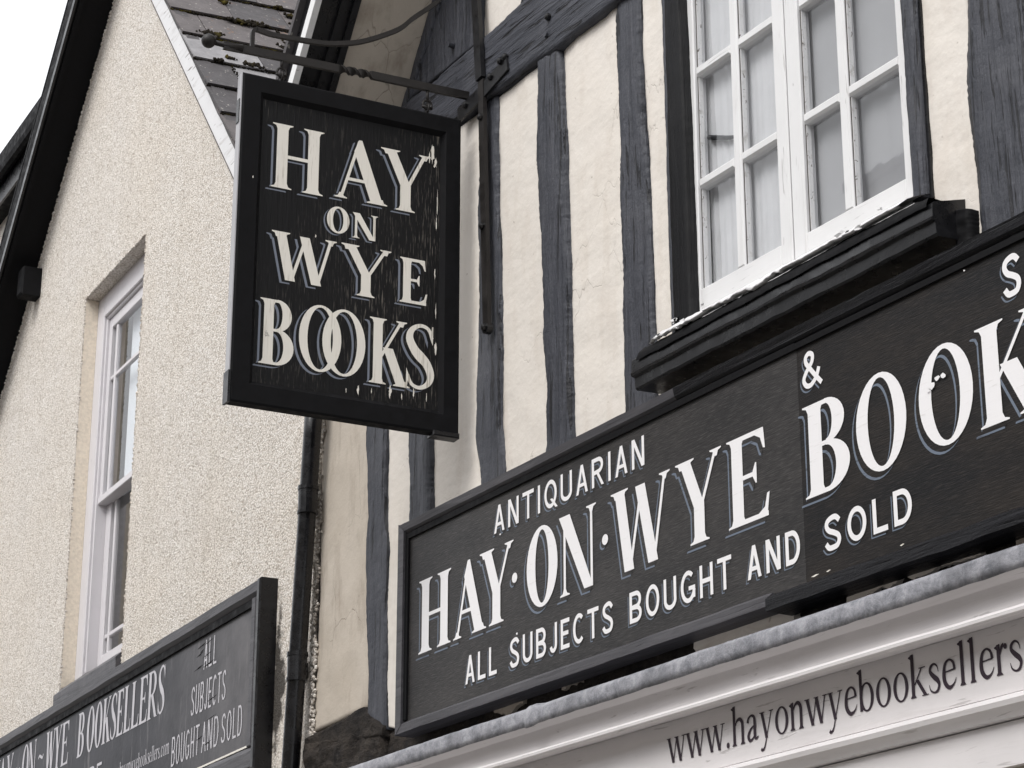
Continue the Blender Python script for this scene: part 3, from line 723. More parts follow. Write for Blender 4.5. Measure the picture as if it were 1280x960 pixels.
verge('bargeboard_moulding', .436, .474, -.010, .14, M['black'])
verge('verge_fillet', .474, .500, -.010, .035, M['white'], label='thin white painted edge of the black bargeboard')
verge('roof_edge', -.4, .50, .145, .17, M['slate0'])
# the roof behind the gable
mb = MB(); nx, nz = -sl_d.z, sl_d.x
a, b = (-7.42 + nx * .16, vz(-7.42) + nz * .16), (-4.65, vz(-4.65) + .25)
P = [F1(*a, -.41), F1(*b, -.41), F1(*b, -6), F1(*a, -6), F1(-1.2, 4.5, -.41), F1(-1.2, 4.5, -6)]
mb.add(P + [p + Vector((0, 0, .06)) for p in P], [(0, 1, 2, 3), (1, 4, 5, 2), (6, 9, 8, 7), (7, 8, 11, 10), (0, 6, 7, 1), (1, 7, 10, 4), (0, 3, 9, 6), (4, 10, 11, 5), (3, 2, 8, 9), (2, 5, 11, 8)])
mb.build('roof', M['slate0'], house)

# sill beam below the sign: decayed timber with scraps of plaster
hewn('decayed_sill_beam', F1, [(-7.30, 2.90), (-1.5, 2.9)], [(-7.26, 3.175), (-7.15, 3.125), (-6.9, 3.15), (-1.5, 3.15)], -.04, -.004, M['rotten'], house, n=420, m=14, wob=.012, amp=.014, seed=90, roundy=.01, ripple=.02)
def scrap(pts, o, seed, mat='plaster'):
    rr = random.Random(seed); out = []
    for (a, b) in zip(pts, pts[1:] + pts[:1]):
        n = max(2, int(math.dist(a, b) / .012))
        for i in range(n):
            t = i / n; j = .005
            out.append((lerp(a[0], b[0], t) + rr.uniform(-j, j), lerp(a[1], b[1], t) + rr.uniform(-j, j)))
    mb = MB(); cx = sum(p[0] for p in out) / len(out); cz = sum(p[1] for p in out) / len(out); n = len(out)
    V = [F1(cx, cz, o)] + [F1(x, z, o - .002 + rr.uniform(-.002, .002)) for x, z in out] + [F1(x, z, o - .03) for x, z in out]
    mb.add(V, [(0, 1 + i, 1 + (i + 1) % n) for i in range(n)] + [(1 + i, 1 + n + i, 1 + n + (i + 1) % n, 1 + (i + 1) % n) for i in range(n)])
    return mb.build('plaster_scrap', M[mat], house)
scrap([(-5.335, 3.145), (-5.33, 3.055), (-5.26, 3.07), (-5.24, 3.055), (-5.05, 3.075), (-4.86, 3.065), (-4.865, 3.15)], .018, 1)
scrap([(-4.62, 3.15), (-4.63, 3.06), (-4.55, 3.07), (-4.50, 3.09), (-4.46, 3.07), (-4.41, 3.10), (-4.36, 3.075), (-4.25, 3.09), (-4.1, 3.08), (-4.1, 3.15)], .018, 2)
scrap([(-6.50, 3.15), (-6.49, 3.10), (-6.41, 3.075), (-6.31, 3.10), (-6.28, 3.15)], .016, 3, 'plaster_dirty')
scrap([(-6.08, 3.15), (-6.07, 3.10), (-5.97, 3.11), (-5.94, 3.15)], .016, 4, 'plaster_dirty')
scrap([(-3.98, 3.15), (-3.98, 3.07), (-3.7, 3.06), (-3.6, 3.15)], .016, 5, 'plaster_dirty')
# rotten corbel in the corner
hewn('corbel', F1, [(-7.90, 2.55), (-7.905, 3.0), (-7.90, 3.215)], [(-7.29, 2.55), (-7.275, 3.0), (-7.285, 3.165)], -.05, .028, M['rotten'], house, n=70, m=44, wob=.015, amp=.030, seed=99, roundy=.03, ripple=.03, label='rotten dark corbel at the foot of the leftmost stud')
hewn('corbel_strut', F1, [(-7.92, 3.250), (-7.75, 3.262), (-7.6, 3.275), (-7.46, 3.288), (-7.36, 3.225), (-7.27, 3.185)], [(-7.92, 3.17), (-7.74, 3.17), (-7.55, 3.16), (-7.40, 3.15), (-7.27, 3.14)], -.05, .026, M['rotten_dark'], house, n=60, m=14, wob=.010, amp=.010, seed=98, roundy=.02)

# ---------------------------------------------------------------- casement window
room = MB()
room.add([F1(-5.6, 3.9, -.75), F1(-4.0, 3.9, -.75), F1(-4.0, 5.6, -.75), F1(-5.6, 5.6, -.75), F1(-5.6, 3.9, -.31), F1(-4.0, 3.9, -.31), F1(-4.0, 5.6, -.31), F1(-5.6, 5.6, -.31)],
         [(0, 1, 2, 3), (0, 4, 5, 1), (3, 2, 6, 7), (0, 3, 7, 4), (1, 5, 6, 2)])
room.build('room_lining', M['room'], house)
winf = MB()
winf.bevbox(F1, -5.358, -5.342, 4.05, 5.36, -.09, .002); winf.bevbox(F1, -4.250, -4.222, 4.05, 5.36, -.09, -.004)
winf.bevbox(F1, -5.341, -4.251, 5.325, 5.36, -.09, .002)
winf.bevbox(F1, -5.34, -4.252, 4.045, 4.122, -.09, -.008)
winf.build('window_frame', M['white'], house)
# white lip with peeling ragged lower edge lapping over the lead
mb = MB(); rr = random.Random(4); V = []; NL = 400
for i in range(NL + 1):
    x = lerp(-5.372, -4.205, i / NL)
    nz_ = noise.noise(Vector((x * 9, 1, 0))) * 1.1 + noise.noise(Vector((x * 38, 2, 0))) * .8 + noise.noise(Vector((x * 110, 3, 0))) * .25
    calm = 1.0 if x < -4.72 else .35
    zb = 4.034 + .012 * nz_ * calm + (.004 if x > -4.72 else 0); zb = max(4.012, min(4.055, zb))
    lift = .004 + .006 * max(0, noise.noise(Vector((x * 26, 9, 0))))
    w1_ = .0015 * noise.noise(Vector((x * 30, 6, 1)))
    V += [F1(x, 4.108, -.006), F1(x, 4.086 + w1_, .050), F1(x, 4.068 + w1_ * 2, .090), F1(x, (4.064 + zb) / 2, .112), F1(x, zb, .122 + lift), F1(x, zb + .001, .110)]
mb.add(V, [(6 * i + j, 6 * i + 6 + j, 6 * i + 7 + j, 6 * i + 1 + j) for i in range(NL) for j in range(5)])
mb.build('sill_lip', M['white_worn'], house, True, label='flaking white paint along the foot of the window')
for i in range(9):
    x = rr.choice([rr.uniform(-5.36, -4.7), rr.uniform(-5.3, -5.0), rr.uniform(-4.45, -4.25)]); z = 4.032 + rr.uniform(-.012, .022); s_ = rr.uniform(.008, .024)
    pts = [(x + s_ * cos(a) * rr.uniform(.5, 1.6), z + s_ * .6 * sin(a) * rr.uniform(.5, 1.2)) for a in [k * pi / 4 for k in range(8)]]
    mb = MB(); o_ = .132; V = [F1(px, pz, o_ + rr.uniform(0, .010)) for px, pz in pts]; c_ = F1(x, z, o_ + .001)
    mb.add([c_] + V, [(0, 1 + k, 1 + (k + 1) % 8) for k in range(8)])
    mb.build('paint_flake', M['black_matt' if i % 4 == 3 else 'white_worn'], house)

def casement(xs, x0, x1, hinge_x, zr, lab):
    """xs: pane columns [(xa, xb)], zr: rail levels"""
    c = bpy.data.objects.new('casement', None); C.objects.link(c); c.parent = house
    c.location = F1(x0, zr[0], 0) - house.location; c.empty_display_size = .1; c['label'] = lab
    bot, top = zr[0], zr[-1]
    gz = zr[1:-1]
    of, ob = .0, -.045
    for q0, q1 in ((x0, xs[0][0]), (xs[-1][1], x1)): st = MB(); st.bevbox(F1, q0, q1, bot, top, ob, of); st.build('stile', M['white'], c)
    for q0, q1 in ((bot, gz[0]), (gz[-1], top)): rl = MB(); rl.bevbox(F1, xs[0][0], xs[-1][1], q0, q1, ob, of - .001); rl.build('rail', M['white_x'], c)
    for k in range(len(xs) - 1):
        b = MB(); b.bevbox(F1, xs[k][1], xs[k + 1][0], gz[0], gz[-1], ob + .004, of - .004, .006); b.build('glazing_bar', M['white'], c)
    for g_ in gz[1:-1]:
        for k, (a, b_) in enumerate(xs):
            b = MB(); b.bevbox(F1, a, b_, g_ - .034, g_, ob + .004, of - .005, .007); b.build('glazing_bar', M['white_x'], c)
    lv = [gz[0]] + [g for g in gz[1:-1]] + [gz[-1]]
    for i in range(len(lv) - 1):
        for a, b_ in xs:
            z0 = lv[i]; z1 = lv[i + 1] - (.034 if i < len(lv) - 2 else 0)
            b = MB(); b.box(F1, a + .0005, b_ - .0005, z0 + .0005, z1 - .0005, -.034, -.030); b.build('pane', M['glass'], c)
            # putty fillet left of each pane with a dark gap
            b = MB(); b.box(F1, a, a + .006, z0, z1, -.0298, -.014); b.build('putty', M['white_worn'], c)
            b = MB(); b.box(F1, a + .001, a + .0035, z0, z1, -.0141, -.0125); b.build('putty_crack', M['core'], c)
    for hz in ((4.245, 4.325), (5.05, 5.13)):
        if hinge_x:
            b = MB()
            for k in range(4): b.tube([F1(hinge_x, lerp(*hz, k / 4) + .001, .006), F1(hinge_x, lerp(*hz, (k + 1) / 4) - .001, .006)], .0055, 8)
            b.build('hinge', M['white'], c)
    return c
casement([(-5.272, -5.087), (-5.049, -4.867)], -5.340, -4.812, -5.335, [4.124, 4.197, 4.568, 4.955, 5.300, 5.322], 'left casement with a dark bar standing for a reflection behind one pane')
casement([(-4.745, -4.577), (-4.537, -4.312)], -4.806, -4.254, None, [4.122, 4.190, 4.568, 4.945, 5.300, 5.322], 'right casement with smooth grey reflections')
# black surround boards
hewn('surround_board', F1, [(-5.372, 4.085), (-5.384, 5.2), (-5.384, 5.355)], [(-5.276, 4.085), (-5.297, 5.2), (-5.297, 5.355)], -.10, .034, M['black_wood'], house, n=110, m=6, wob=.004, amp=.0015, seed=70, roundy=.004)
hewn('surround_edge', F1, [(-5.400, 4.08), (-5.408, 5.2), (-5.408, 5.355)], [(-5.376, 4.08), (-5.388, 5.2), (-5.388, 5.355)], -.05, .026, M['timber_z'], house, n=120, m=3, wob=.006, amp=.002, seed=71, roundy=.004)
hewn('surround_board', F1, [(-4.256, 4.09), (-4.256, 4.6), (-4.252, 5.355)], [(-4.208, 4.09), (-4.204, 4.6), (-4.200, 5.355)], -.04, .030, M['timber_z'], house, n=110, m=5, wob=.005, amp=.003, seed=72, roundy=.004)
mb = MB(); mb.box(F1, -4.2015, -4.192, 4.085, 5.355, -.04, .012); mb.build('surround_edge', M['black'], house)
# knobbed bar behind the glass, added for the sign bracket's reflection
mb = MB(); mb.tube([F1(-5.262, 4.715, -.044), F1(-5.16, 4.672, -.044), F1(-5.125, 4.662, -.044)], [.0085, .0075, .005], 8); mb.ball(F1(-5.118, 4.658, -.044), .0125, 12, 8, (1.1, .6, 1))
mb.build('bracket_reflection', M['black'], house, True)

# heavy black moulded sill
S0, S1 = -5.475, -4.078
def sweep(mb, F, prof, x0, x1, n=1, wav=0, seed=0, cap=True):
    """prof: closed list of (off, z); wav: waviness of the piece"""
    m = len(prof); V = []
    for i in range(n + 1):
        x = lerp(x0, x1, i / n)
        for k, (o, z) in enumerate(prof):
            dz = wav * (noise.noise(Vector((x * 5, seed, k * .25))) + .5 * noise.noise(Vector((x * 21, seed, k * .5)))) if wav else 0
            V.append(F(x, z + dz, o + dz * .6))
    mb.add(V, [(i * m + k, i * m + (k + 1) % m, (i + 1) * m + (k + 1) % m, (i + 1) * m + k) for i in range(n) for k in range(m)])
    if cap: mb.add(V[:m], [tuple(range(m - 1, -1, -1))]); mb.add(V[-m:], [tuple(range(m))])
mb = MB()
sweep(mb, F1, [(-.02, 4.045), (.112, 4.010), (.121, 4.002), (.122, 3.966), (.126, 3.962), (.124, 3.954), (.112, 3.950), (.110, 3.918), (.104, 3.912), (.05, 3.915), (-.02, 3.918)], S0, S1, 70, .0035, 3)
s_ = mb.build('window_sill', M['black'], house); autosharp(s_, 35)
# dressed lead over the sill top
mb = MB(); V = []; n = 120
for i in range(n + 1):
    x = lerp(-5.44, -4.09, i / n)
    for k, (o, z) in enumerate([(.000, 4.080), (.06, 4.056), (.100, 4.038), (.119, 4.020), (.1275, 4.002), (.1278, 3.993)]):
        d = .004 * noise.noise(Vector((x * 11, k * .7, 2))) + .002 * noise.noise(Vector((x * 43, k, 5)))
        if x > -4.20: z = min(z, lerp(4.08, 4.02, min(1, (x + 4.20) / .06)))
        V.append(F1(x, z + d, o + abs(d) * .5))
mb.add(V, [(6 * i + k, 6 * i + 6 + k, 6 * i + 7 + k, 6 * i + 1 + k) for i in range(n) for k in range(5)])
mb.build('sill_lead', M['black_matt'], house, True)
hewn('sill_end', F1, [(-4.10, 3.895), (-4.10, 4.002)], [(-4.03, 3.895), (-4.028, 3.985)], -.02, .040, M['black_matt'], house, n=26, m=14, wob=.012, amp=.012, seed=77, roundy=.012, label='rough tarred right end of the window sill')
for ox in (-5.17, -5.21, -4.43, -4.40, -4.66, -5.34):
    mb = MB(); mb.ball(F1(ox, 4.046 + random.uniform(-.006, .006), .112), .009, 7, 5, (1, .35, .7), jit=.3); mb.build('paint_hole', M['black_matt'], house)

# curtain at the left; at the right an added sheet toned like reflected sky
cur = thing('curtain_or_sky_sheet', 'pale net curtain in soft folds behind the left casement', 'curtain', F1(-5.1, 4.1, -.13))
mb = MB(); V = []; n = 220
for i in range(n + 1):
    x = lerp(-5.34, -4.83, i / n); o = -.056 + .002 * sin(x * 95 + 1.5 * sin(x * 23)) + .0012 * sin(x * 210)
    V += [F1(x, 4.08, o), F1(x, 4.7, o * .97 - .002), F1(x, 5.4, -.056)]
mb.add(V, [(3 * i + k, 3 * i + 3 + k, 3 * i + 4 + k, 3 * i + 1 + k) for i in range(n) for k in range(2)])
mb.build('cloth_or_sky_sheet', M['curtain'], cur, True)
cur = thing('curtain_or_sky_sheet', 'smooth grey sheet behind the right casement, added for the look of reflected sky', 'curtain', F1(-4.5, 4.1, -.2))
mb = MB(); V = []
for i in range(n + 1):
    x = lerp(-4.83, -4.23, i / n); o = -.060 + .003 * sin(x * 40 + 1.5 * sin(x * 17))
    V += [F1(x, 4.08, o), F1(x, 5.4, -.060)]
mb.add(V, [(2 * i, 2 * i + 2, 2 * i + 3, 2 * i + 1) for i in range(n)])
mb.build('cloth_or_sky_sheet', M['sky_sheet'], cur, True)

# ================================================================ BIG FASCIA SIGN
sign = thing('fascia_sign', 'long black fascia sign reading HAY·ON·WYE BOOKS in white capitals under the casement window', 'sign', F1(-5.4, 3.1, .04))
bd = MB(); bd.box(F1, -7.0, -4.7215, 3.13, 3.85, .02, .0745); bd.build('board', M['board_h'], sign)
bd = MB(); bd.box(F1, -4.7205, -2.6, 3.13, 3.85, .02, .0745); bd.build('board', M['board_dark'], sign, label='darker right-hand board of the sign')
fr = MB(); sweep(fr, F1, [(.015, 3.83), (.072, 3.828), (.088, 3.842), (.092, 3.868), (.015, 3.872)], -7.052, -5.30, 40, .0015, 8); autosharp(fr.build('frame_rail', M['frame_grey'], sign), 30)
fr = MB(); sweep(fr, F1, [(.015, 3.83), (.072, 3.826), (.088, 3.840), (.094, 3.868), (.015, 3.872)], -5.299, -2.57, 40, .0015, 9); autosharp(fr.build('frame_rail', M['black_wood_x'], sign), 30)
fr = MB(); sweep(fr, F1, [(.015, 3.105), (.090, 3.108), (.090, 3.136), (.080, 3.145), (.015, 3.150)], -7.052, -4.866, 60, .0015, 10); autosharp(fr.build('frame_rail', M['frame_grey'], sign), 30)
fr = MB(); sweep(fr, F1, [(.015, 3.088), (.108, 3.09), (.108, 3.125), (.096, 3.134), (.015, 3.14)], -4.865, -2.57, 50, .003, 11); autosharp(fr.build('frame_rail', M['black_wood_x'], sign), 30)
fr = MB(); P = [(-7.053, 3.104), (-7.012, 3.137), (-7.012, 3.84), (-7.053, 3.873)]
fr.add([F1(x, z, o) for o in (.015, .091) for x, z in P] , [(0, 1, 2, 3), (4, 7, 6, 5), (0, 4, 5, 1), (1, 5, 6, 2), (2, 6, 7, 3), (3, 7, 4, 0)]); fr.build('frame_stile', M['frame_grey'], sign)
fr = MB(); fr.bevbox(F1, -2.6, -2.565, 3.1, 3.87, .015, .093); fr.build('frame_stile', M['black_wood'], sign)
rr = random.Random(11)
for k, (x, l_) in enumerate(((-4.665, .035), (-4.60, .02), (-4.30, .018))):
    mb = MB(); z = 3.1405; mb.sheet(F1, [(x, z), (x + l_ * .4, z - .0025), (x + l_, z + .001), (x + l_ * .6, z + .003)], .1035 + k * .0001)
    mb.build('paint_flake', M['ink_cream'], sign)
mb = MB(); mb.box(F1, -7.010, -4.7212, 3.808, 3.8285, .0750, .083); mb.box(F1, -7.010, -6.988, 3.151, 3.807, .0750, .083); mb.build('bead_or_shade_strip', M['black_matt'], sign)  # black strips inside the frame, standing for the frame's shadow
mb = MB(); mb.box(F1, -4.7205, -2.61, 3.808, 3.8255, .0750, .083); mb.build('bead_or_shade_strip', M['black_matt'], sign)  # shade under the right-hand top rail, built as a black strip
SL = [M['ink_white'], M['ink_blue'], M['board_h']]; SD = [M['ink_white'], M['ink_blue'], M['board_dark']]
OFF = .0755
def sc(ch, x0, x1, z0, z1, T=.052, t=.013, e=.009): return (serif_cap(ch, x1 - x0, z1 - z0, T, t, e), x0, z0)
sh = ((.0195, .0185), (.0135, .0128))
BZ0, BZ1 = 3.369, 3.631
word('lettering', F1, sign, [sc('H', -6.914, -6.684, BZ0, BZ1), sc('A', -6.665, -6.440, BZ0, BZ1), sc('Y', -6.485, -6.262, BZ0, BZ1)], OFF, SL, sh)
word('dot', F1, sign, [(serif_cap('.', .034, .034, 0, 0, 0), -6.272, 3.482)], OFF, SL, ((.015, .013), (.009, .008)))
word('lettering', F1, sign, [sc('O', -6.178, -5.987, BZ0, BZ1), sc('N', -5.972, -5.757, BZ0, BZ1)], OFF, SL, sh)
word('dot', F1, sign, [(serif_cap('.', .034, .034, 0, 0, 0), -5.725, 3.481)], OFF, SL, ((.015, .013), (.009, .008)))
word('lettering', F1, sign, [sc('W', -5.672, -5.350, BZ0, BZ1), sc('Y', -5.321, -5.088, BZ0, BZ1), sc('E', -5.062, -4.866, BZ0, BZ1)], OFF, SL, sh)
word('lettering', F1, sign, [sc('B', -4.706, -4.511, BZ0, BZ1, .056), sc('O', -4.480, -4.276, BZ0, BZ1, .046), sc('O', -4.226, -4.021, BZ0, BZ1, .046), sc('K', -4.003, -3.765, BZ0, BZ1, .056), sc('S', -3.735, -3.56, BZ0, BZ1, .056)], OFF, SD, sh)
ss = ((.0102, .0096), (.0065, .0061))
def sw(s, x0, x1, z0, z1, T, wf=.74, gaps=None, mats=SL, widths={'I': .25, 'J': .75, 'L': .82, 'E': .85, 'T': 1.05, 'O': 1.1, 'Q': 1.12, 'G': 1.12, 'C': 1.02}):
    rel = [widths.get(c, 1) for c in s]; sp = .36
    tot = sum(rel) + sp * (len(s) - 1); u = (x1 - x0) / tot; x = x0; out = []
    for c, r in zip(s, rel): out.append((sans_cap(c, u * r, z1 - z0, T), x, z0)); x += u * (r + sp)
    return out
word('lettering', F1, sign, sw('ANTIQUARIAN', -6.389, -5.483, 3.680, 3.775, .0135), OFF, SL, ss)
word('lettering', F1, sign, sw('ALL', -6.578, -6.370, 3.201, 3.297, .0135), OFF, SL, ss)
word('lettering', F1, sign, sw('SUBJECTS', -6.285, -5.668, 3.201, 3.297, .0135), OFF, SL, ss)
word('lettering', F1, sign, sw('BOUGHT', -5.578, -5.056, 3.203, 3.299, .0135), OFF, SL, ss)
word('lettering', F1, sign, sw('AND', -4.982, -4.741, 3.205, 3.300, .0145), OFF, SL, ss)
word('lettering', F1, sign, sw('SOLD', -4.634, -4.276, 3.205, 3.299, .0150), OFF, SD, ss)
word('lettering', F1, sign, [(sans_cap('&', .092, .105, .0150), -4.705, 3.682)], OFF, SD, ss)
word('lettering', F1, sign, [(sans_cap('S', .064, .108, .0160), -3.888, 3.676), (sans_cap('E', .055, .105, .0160), -3.795, 3.676)], OFF, SD, ss)
for x, z, s_ in ((-4.171, 3.535, .013), (-4.15, 3.55, .010), (-4.125, 3.548, .010), (-4.185, 3.526, .006), (-4.02, 3.80, .004), (-6.345, 3.668, .005), (-6.235, 3.307, .006)):
    pts = [(x + s_ * cos(a) * rr.uniform(.6, 1.4), z + s_ * .7 * sin(a) * rr.uniform(.6, 1.3)) for a in [k * pi / 4 for k in range(8)]]
    mb = MB(); mb.sheet(F1, pts, OFF + .0035); mb.build('paint_chip', M['ink_white'], sign)

# ================================================================ SHOPFRONT below
shop = thing('shopfront', 'off-white wooden shopfront with a web address on its fascia and lead along its top', 'shopfront', (-5.0, 0, 0))
XS0, XS1 = -7.55, -1.6
mb = MB(); V = []; n = 300
prof = [(-.004, 3.046), (.06, 3.038), (.130, 3.026), (.1375, 3.021), (.140, 3.015), (.141, 2.990), (.139, 2.970)]
for i in range(n + 1):
    x = lerp(XS0, XS1, i / n)
    for k, (o, z) in enumerate(prof):
        q = min(1, k / 3)
        d = q * (.005 * noise.noise(Vector((x * 2.2, k * .15, 2))) + .0022 * noise.noise(Vector((x * 11, k * .5, 5))) + .0015 * noise.noise(Vector((x * 60, k, 8))))
        if abs(x + 6.05) < .03: d += .006 * (1 if k < 5 else -1)
        V.append(F1(x, z + d, o + abs(d) * .8))
m = len(prof)
mb.add(V, [(m * i + k, m * i + m + k, m * i + m + 1 + k, m * i + 1 + k) for i in range(n) for k in range(m - 1)])
o_ = mb.build('lead_flashing', M['lead'], shop, True)
sm = o_.modifiers.new('thickness', 'SOLIDIFY'); sm.thickness = .004
mb = MB(); sweep(mb, F1, [(-.02, 3.018), (.115, 3.005), (.130, 2.996), (.130, 2.980), (.118, 2.972), (.100, 2.962), (.090, 2.944), (.087, 2.920), (.090, 2.904), (.110, 2.896), (.119, 2.894), (.125, 2.887), (.124, 2.879), (.118, 2.875), (.100, 2.876), (.080, 2.879), (.058, 2.883), (.0445, 2.888), (-.02, 2.888)], XS0 + .01, XS1, 40, .0012, 14)
autosharp(mb.build('cornice', M['shop_white'], shop), 28)
mb = MB(); mb.box(F1, XS0 + .03, XS1, 2.716, 2.887, -.02, .043); mb.build('fascia_board', M['shop_white'], shop)
mb = MB(); sweep(mb, F1, [(-.02, 2.710), (.053, 2.711), (.064, 2.706), (.068, 2.696), (.064, 2.684), (.050, 2.674), (.040, 2.660), (-.02, 2.656)], XS0 + .02, XS1, 30, .001, 16)
autosharp(mb.build('fascia_ledge', M['shop_white'], shop), 28)
gl = []; x = -5.444; sc_ = .1620
total = 0
txt = 'www.hayonwyebooksellers.com'
adv = [low(c)[1] for c in txt]
k_ = 1.494 / (sum(adv[:23]) * 1.0)
for c in txt:
    g_, a_ = low(c); gl.append((g_, x, 2.764, k_, .163)); x += a_ * k_
word('lettering', F1, shop, gl, .0438, [M['ink_dark']])
# posts, window frames, glass, stall riser
mb = MB(); mb.box(F1, XS0 + .03, XS1, 2.55, 2.655, -.02, .022); mb.build('head_rail', M['shop_white'], shop)
def post(x0, x1, o): b = MB(); b.bevbox(F1, x0, x1, 0.0, 2.549 if o > .03 else 2.5495, -.02, o, .006); return b.build('pilaster', M['shop_white'], shop)
for x0, x1, o in ((-4.36, -4.21, .035), (-7.52, -7.37, .035), (-5.75, -5.62, .035), (-2.1, -1.95, .035)): post(x0, x1, o)
for a, b_ in ((-7.36, -5.76), (-5.61, -4.37), (-4.20, -2.11)):
    mb = MB(); mb.bevbox(F1, a + .01, a + .05, .7, 2.545, -.06, -.005); mb.bevbox(F1, b_ - .05, b_ - .01, .7, 2.545, -.06, -.005); mb.bevbox(F1, a + .051, b_ - .051, .7, .76, -.06, -.006); mb.bevbox(F1, a + .051, b_ - .051, 2.50, 2.545, -.06, -.006)
    mb.build('window_frame', M['shop_white'], shop)
    mb = MB(); mb.box(F1, a + .05, b_ - .05, .76, 2.50, -.045, -.040); mb.build('pane', M['glass'], shop)
    mb = MB(); mb.box(F1, a + .01, b_ - .01, .02, .69, -.02, .02); mb.build('stall_riser', M['shop_white'], shop)
    mb = MB(); mb.box(F1, a + .06, b_ - .06, .8, 2.49, -.2, -.12); mb.build('display_backing', M['soot'], shop)

# ================================================================ HANGING SIGN
hs_ = thing('hanging_sign', 'black hanging sign reading HAY ON WYE BOOKS in cream letters, below the iron bracket', 'hanging sign', FS(-.5, 4.1, 0))
U0, U1, Z0, Z1 = -.928, -.076, 4.0975, 5.3265
IU0, IU1, IZ0, IZ1 = -.842, -.150, 4.186, 5.248
TH = .045
mb = MB()
def mitre(poly_o, poly_i, nm):
    (a, b), (c, d) = poly_o, poly_i      # outer edge a-b, inner edge d..c
    mb = MB(); bv = .010
    mb.add([FS(*a, -TH), FS(*b, -TH), FS(*c, -TH), FS(*d, -TH), FS(*a, -.004), FS(*b, -.004), FS(*c, -.022), FS(*d, -.022),
            FS(lerp(a[0], d[0], .08), lerp(a[1], d[1], .08), 0), FS(lerp(b[0], c[0], .08), lerp(b[1], c[1], .08), 0),
            FS(lerp(b[0], c[0], .80), lerp(b[1], c[1], .80), -.001), FS(lerp(a[0], d[0], .80), lerp(a[1], d[1], .80), -.001)],
           [(0, 3, 2, 1), (0, 1, 5, 4), (4, 5, 9, 8), (8, 9, 10, 11), (11, 10, 6, 7), (3, 7, 6, 2), (1, 2, 6, 10, 9, 5), (0, 4, 8, 11, 7, 3)])
    return mb.build(nm, M['black_matt'], hs_)
mitre(((U0, Z0), (U1, Z0)), ((IU1, IZ0), (IU0, IZ0)), 'frame_rail')
mitre(((U1, Z1), (U0, Z1)), ((IU0, IZ1), (IU1, IZ1)), 'frame_rail')
mitre(((U0, Z1), (U0, Z0)), ((IU0, IZ0), (IU0, IZ1)), 'frame_stile')
mitre(((U1, Z0), (U1, Z1)), ((IU1, IZ1), (IU1, IZ0)), 'frame_stile')
# pale street edge, with its black metal corner
mb = MB(); mb.box(FS, U0 - .0045, U0 - .0005, Z0 + .10, Z1 - .002, -TH + .002, -.005); mb.build('pale_edge', M['lead_pale'], hs_, label='pale grey edge facing the street')
mb = MB(); mb.box(FS, U0 - .008, U0 + .001, Z0 - .004, Z0 + .11, -TH - .002, .001); mb.build('edge_plate', M['black'], hs_)
mb = MB(); mb.box(FS, U0 - .0075, U0 - .0046, Z1 - .19, Z1 - .10, -TH + .006, -.012); mb.build('edge_plate', M['black'], hs_)
mb = MB(); mb.bevbox(FS, U1 - .10, U1 + .003, Z0 - .010, Z0 + .010, -TH - .002, .003); mb.build('corner_plate', M['black'], hs_)
mb = MB(); mb.box(FS, IU0 - .01, IU1 + .01, IZ0 - .01, IZ1 + .01, -.034, -.0215); mb.build('board', M['board_v'], hs_)
HM = [M['ink_cream'], M['ink_blue_v'], M['board_v']]
HO = -.0210
def hc(ch, x0, x1, z0, z1, T=.041, t=.012, e=.008): return (serif_cap(ch, x1 - x0, z1 - z0, T, t, e), x0, z0)
h1 = ((.0195, .0130), (.0118, .0078))
word('lettering', FS, hs_, [hc('H', -.803, -.607, 4.918, 5.166, .042, .013), hc('A', -.562, -.358, 4.928, 5.166, .043, .012), hc('Y', -.386, -.188, 4.924, 5.158, .041, .013)], HO, HM, h1)
word('lettering', FS, hs_, [hc('O', -.588, -.502, 4.789, 4.889, .022, .007, .004), hc('N', -.490, -.392, 4.784, 4.881, .022, .009, .004)], HO, HM, ((.0125, .009), (.0073, .0052)))
word('lettering', FS, hs_, [hc('W', -.792, -.548, 4.575, 4.754, .037), hc('Y', -.530, -.338, 4.567, 4.756, .037, .012), hc('E', -.303, -.195, 4.573, 4.745, .030, .010)], HO, HM, h1)
word('lettering', FS, hs_, [hc('B', -.824, -.697, 4.257, 4.496, .036, .010), hc('O', -.679, -.521, 4.262, 4.502, .030, .009), hc('O', -.592, -.430, 4.260, 4.501, .030, .009), hc('K', -.415, -.262, 4.252, 4.496, .035), hc('S', -.277, -.163, 4.256, 4.499, .034)], HO, HM, h1)
rr = random.Random(5)
for cx, cz, w_, h_ in ((-.185, 5.17, .011, .040), (-.172, 5.135, .012, .022), (-.195, 5.155, .007, .02), (-.165, 4.90, .003, .03), (-.162, 4.98, .003, .05), (-.168, 4.70, .004, .02), (-.335, 4.228, .010, .024), (-.455, 4.213, .006, .018),
                       (-.245, 4.236, .004, .022), (-.63, 4.79 - .03, .004, .006), (-.877, 4.93, .004, .005), (-.162, 4.42, .006, .03), (-.405, 4.22, .003, .012), (-.29, 4.215, .003, .016), (-.195, 4.23, .003, .02), (-.5, 4.205, .003, .010), (-.163, 4.56, .0035, .03)):
    w_ *= .62 if w_ > .0045 else .5; pts = [(cx + w_ * cos(a) * rr.uniform(.35, 1.6), cz + h_ * sin(a) * rr.uniform(.5, 1.25)) for a in [k * pi / 8 for k in range(16)]]
    b = MB(); b.sheet(FS, pts, (HO + .0045) if cx > -.86 else .0012); b.build('paint_chip', M['ink_cream'], hs_)

